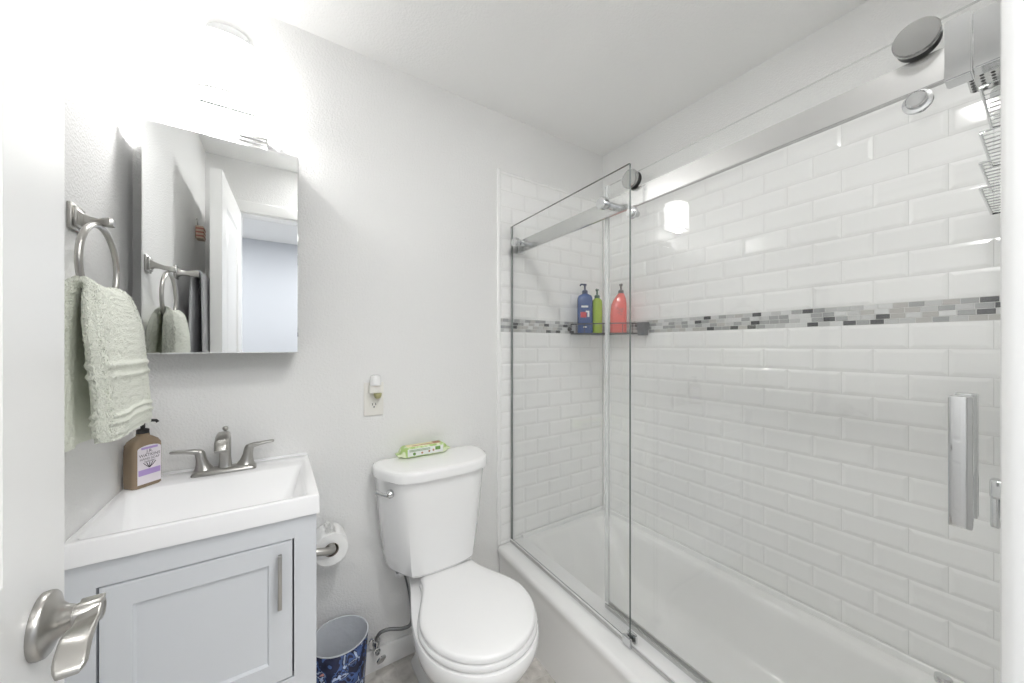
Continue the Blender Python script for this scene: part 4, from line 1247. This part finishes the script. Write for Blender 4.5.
ZB = CZ + 0.0031
def bottle(name, c, label, prof, w, d, rot, mbody, mcap, pz, ps, pd):
    t = thing(name, (c[0], c[1], ZB), label, 'bottle', 'pump bottles in the corner caddy')
    bm = B()
    cr_, sr_ = math.cos(rot), math.sin(rot)
    rings = []
    for z, k, dx, kd in prof:
        rings.append([(c[0] + (a + dx) * cr_ - b * sr_, c[1] + (a + dx) * sr_ + b * cr_, ZB + z) for a, b in rrect(-w * k, w * k, -d * kd, d * kd, min(w * k, d * kd) * 0.75, 5)])
    ring_loft(bm, rings); body = obj('body', bm, mbody, t, smooth=45)
    bm = B(); pump(bm, (c[0] + prof[-1][2] * cr_, c[1] + prof[-1][2] * sr_), ZB + pz, ps, pd); obj('pump', bm, mcap, t, smooth=45)
    return t, body, rot


M['b_blue'] = mat('bottle_blue', rgb(62, 88, 142), 0.22)
M['b_navy'] = mat('bottle_navy_cap', rgb(46, 58, 92), 0.3)
M['b_green'] = mat('bottle_green', rgb(158, 184, 62), 0.15)
M['b_dkgreen'] = mat('bottle_green_cap', rgb(44, 84, 62), 0.3)
M['b_red'] = mat('bottle_red', rgb(226, 92, 84), 0.18)
M['b_grey'] = mat('bottle_grey_cap', rgb(92, 84, 84), 0.3)
rt = -0.55
c_ = (1.420, 1.424)
t1, b1, _ = bottle('shampoo_bottle', c_, 'tall blue pump bottle with a red and white badge, leftmost in the corner caddy', [(0, 0.93, 0, 0.93), (0.004, 1, 0, 1), (0.17, 1, 0, 1), (0.195, 0.97, 0, 0.97), (0.207, 0.85, 0, 0.85), (0.214, 0.5, 0, 0.6), (0.218, 0.36, 0, 0.5)], 0.041, 0.026, rt, M['b_blue'], M['b_navy'], 0.218, 1.0, (-1, -0.1))
def badge(bm, c, rot, a0, a1, z0, z1, dep, off=0.0):
    cr_, sr_ = math.cos(rot), math.sin(rot)
    vs = box(bm, a0, a1, -dep - 0.0012, -dep + 0.001, z0, z1)
    bmesh.ops.transform(bm, matrix=Matrix.Translation((c[0], c[1], ZB)) @ Matrix.Rotation(rot, 4, 'Z'), verts=vs)
bm = B(); badge(bm, c_, rt, -0.030, 0.002, 0.085, 0.115, 0.026); tag(obj('red_badge', bm, M['red'], b1), 'red badge')
bm = B(); badge(bm, c_, rt, -0.026, 0.012, 0.140, 0.150, 0.026); obj('white_print', bm, M['white'], b1)
bm = B(); badge(bm, c_, rt, 0.008, 0.018, 0.088, 0.122, 0.026); badge(bm, c_, rt, -0.002, 0.0085, 0.113, 0.122, 0.026); obj('white_print', bm, M['white'], b1)
bm = B(); badge(bm, c_, rt, -0.015, 0.004, 0.030, 0.036, 0.026); obj('white_print', bm, M['white'], b1)
c_ = (1.480, 1.390)
t2, b2, _ = bottle('conditioner_bottle', c_, 'slim lime green pump bottle between the blue and the red bottles', [(0, 0.92, 0, 0.92), (0.004, 1, 0, 1), (0.165, 1, 0, 1), (0.182, 0.9, 0, 0.9), (0.190, 0.62, 0, 0.62), (0.193, 0.5, 0, 0.5)], 0.0265, 0.0255, rt, M['b_green'], M['b_dkgreen'], 0.193, 0.95, (-1, -0.8))
c_ = (1.548, 1.300)
t3, b3, _ = bottle('body_wash_bottle', c_, 'large coral red pump bottle with a sloped shoulder beside the glass door edge', [(0, 0.93, 0, 0.93), (0.004, 1, 0, 1), (0.10, 1, 0, 1), (0.155, 0.93, 0.003, 0.95), (0.185, 0.72, 0.008, 0.85), (0.205, 0.46, 0.012, 0.65), (0.214, 0.34, 0.014, 0.55)], 0.043, 0.027, -0.75, M['b_red'], M['b_grey'], 0.214, 0.95, (-1, -0.9))
bm = B()
for i, (a, z) in enumerate(((-0.012, 0.13), (0.0, 0.12), (0.010, 0.112), (-0.006, 0.105), (0.006, 0.096), (0.014, 0.125))):
    badge(bm, c_, -0.75, a, a + 0.009, z, z + 0.005, 0.027)
obj('print', bm, M['b_grey'], b3)

# ------------------------------------------------------------------ fittings on the shower's near wall
sh = thing('rain_shower', (1.27, Y_NEAR, 1.95), 'square chrome shower head at the top right behind the glass door', 'shower head')
bm = B(); lathe(bm, (1.27, Y_NEAR + 0.0005, 2.02), (0, 1, 0), [(0, 0.03), (0.004, 0.028), (0.008, 0.012)], 24); obj('wall_flange', bm, M['chrome'], sh, smooth=40)
bm = B(); tube(bm, smooth_path([(1.27, Y_NEAR + 0.006, 2.02), (1.27, Y_NEAR + 0.025, 2.01), (1.255, Y_NEAR + 0.038, 1.96), (1.250, Y_NEAR + 0.040, 1.880)], 6), 0.0085, 12); obj('arm', bm, M['chrome'], sh, smooth=60)
bm = B()
HS = Matrix.Translation((1.235, Y_NEAR + 0.042, 1.868)) @ Matrix.Rotation(math.radians(10), 4, 'X')
vs = box(bm, -0.075, 0.075, -0.040, 0.048, -0.010, 0.010, 0.004, 2)
bmesh.ops.transform(bm, matrix=HS, verts=[v for v in bm.verts]); hb = obj('head', bm, M['satin'], sh, smooth=40)
bm = B()
for i in range(10):
    for j in range(6):
        c0 = HS @ Vector((-0.066 + 0.0147 * i, -0.032 + 0.0145 * j, -0.0101))
        lathe(bm, c0, HS.to_3x3() @ Vector((0, 0, -1)), [(0, 0.0034), (0.0012, 0.0026)], 8)
tag(obj('nozzle_plate', bm, M['dark'], hb), 'dark spray nozzles')

hc = thing('hanging_caddy', (1.25, Y_NEAR, 1.60), 'chrome wire shelves hanging below the square shower head', 'shower caddy')
WX0, WX1, WY0, WY1 = 1.15, 1.39, Y_NEAR + 0.003, 0.078
bm = B()
for x in (1.19, 1.35): tube(bm, [(x, WY0, 1.60), (x, WY0, 1.885)], 0.003, 8)
tube(bm, [(1.19, WY0, 1.885), (1.262, WY0 + 0.006, 1.898), (1.35, WY0, 1.885)], 0.003, 8)
obj('frame', bm, M['chrome'], hc, smooth=50)
for z in (1.805, 1.715, 1.655, 1.605):
    bm = B()
    tube(bm, [(WX0, WY0, z), (WX0, WY1, z), (WX1, WY1, z), (WX1, WY0, z)], 0.0025, 8, closed=True)
    for k in range(1, 10):
        x = WX0 + (WX1 - WX0) * k / 10; tube(bm, [(x, WY0, z), (x, WY1, z)], 0.0014, 6)
    obj('shelf', bm, M['chrome'], hc, smooth=50)
bt = thing('clear_bottle', (1.322, 0.049, 1.808), 'pale squeeze bottle on the top shelf of the hanging caddy', 'bottle')
bm = B(); lathe(bm, (1.322, 0.049, 1.808), (0, 0, 1), [(0, 0.026), (0.003, 0.028), (0.050, 0.028), (0.058, 0.020), (0.060, 0.012)], 24); obj('body', bm, M['seal'], bt, smooth=40)
bm = B(); lathe(bm, (1.322, 0.049, 1.868), (0, 0, 1), [(0, 0.013), (0.014, 0.013), (0.016, 0.010)], 20); obj('cap', bm, M['white'], bt, smooth=40)

vl = thing('shower_valve', (1.27, Y_NEAR, 0.98), 'chrome shower valve lever behind the right side of the glass door', 'shower valve')
bm = B(); lathe(bm, (1.27, Y_NEAR + 0.0005, 0.99), (0, 1, 0), [(0, 0.075), (0.004, 0.074), (0.008, 0.06), (0.010, 0.03), (0.035, 0.024), (0.036, 0.018)], 40); obj('escutcheon', bm, M['chrome'], vl, smooth=40)
bm = B(); box(bm, 1.255, 1.285, Y_NEAR + 0.0365, 0.074, 0.975, 1.015, 0.005, 3); box(bm, 1.261, 1.279, 0.060, 0.073, 0.912, 0.978, 0.004, 3); obj('lever', bm, M['chrome'], vl, smooth=40)

tsx = thing('tub_spout', (1.27, Y_NEAR, 0.50), 'chrome tub spout with a diverter knob at the lower right of the bathtub', 'tub spout')
bm = B(); tube(bm, smooth_path([(1.27, Y_NEAR + 0.0005, 0.490), (1.27, 0.06, 0.490), (1.27, 0.12, 0.488), (1.27, 0.148, 0.478), (1.27, 0.155, 0.455)], 6), 0.026, 20, radii=None); obj('spout', bm, M['chrome'], tsx, smooth=60)
bm = B(); lathe(bm, (1.27, 0.137, 0.511), (0, 0, 1), [(0, 0.006), (0.014, 0.006), (0.016, 0.014), (0.024, 0.0150), (0.030, 0.014), (0.032, 0.010)], 20); obj('diverter_knob', bm, M['chrome'], tsx, smooth=40)

# ------------------------------------------------------------------ fill lamp added in the ceiling above the frame to light the tub end
M['fill_glow'] = emis('fill_lamp_glow', (1.0, 0.994, 0.985, 1), FILL_LAMP_STRENGTH)
LC = (0.45, 0.130, ZC)
cl = thing('added_fill_lamp', LC, 'small round fill lamp added overhead just inside the bathroom doorway', 'fill lamp')
bm = B(); lathe(bm, (LC[0], LC[1], ZC - 0.0005), (0, 0, -1), [(0, 0.104), (0.003, 0.103), (0.005, 0.098), (0.005, 0.094), (0.001, 0.092)], 48, cap1=True); obj('trim_ring', bm, M['white_trim'], cl, smooth=40)
bm = B(); lathe(bm, (LC[0], LC[1], ZC - 0.0018), (0, 0, -1), [(0, 0.090), (0.002, 0.0895), (0.003, 0.03), (0.0033, 0.001)], 48); obj('diffuser', bm, M['fill_glow'], cl, smooth=60)
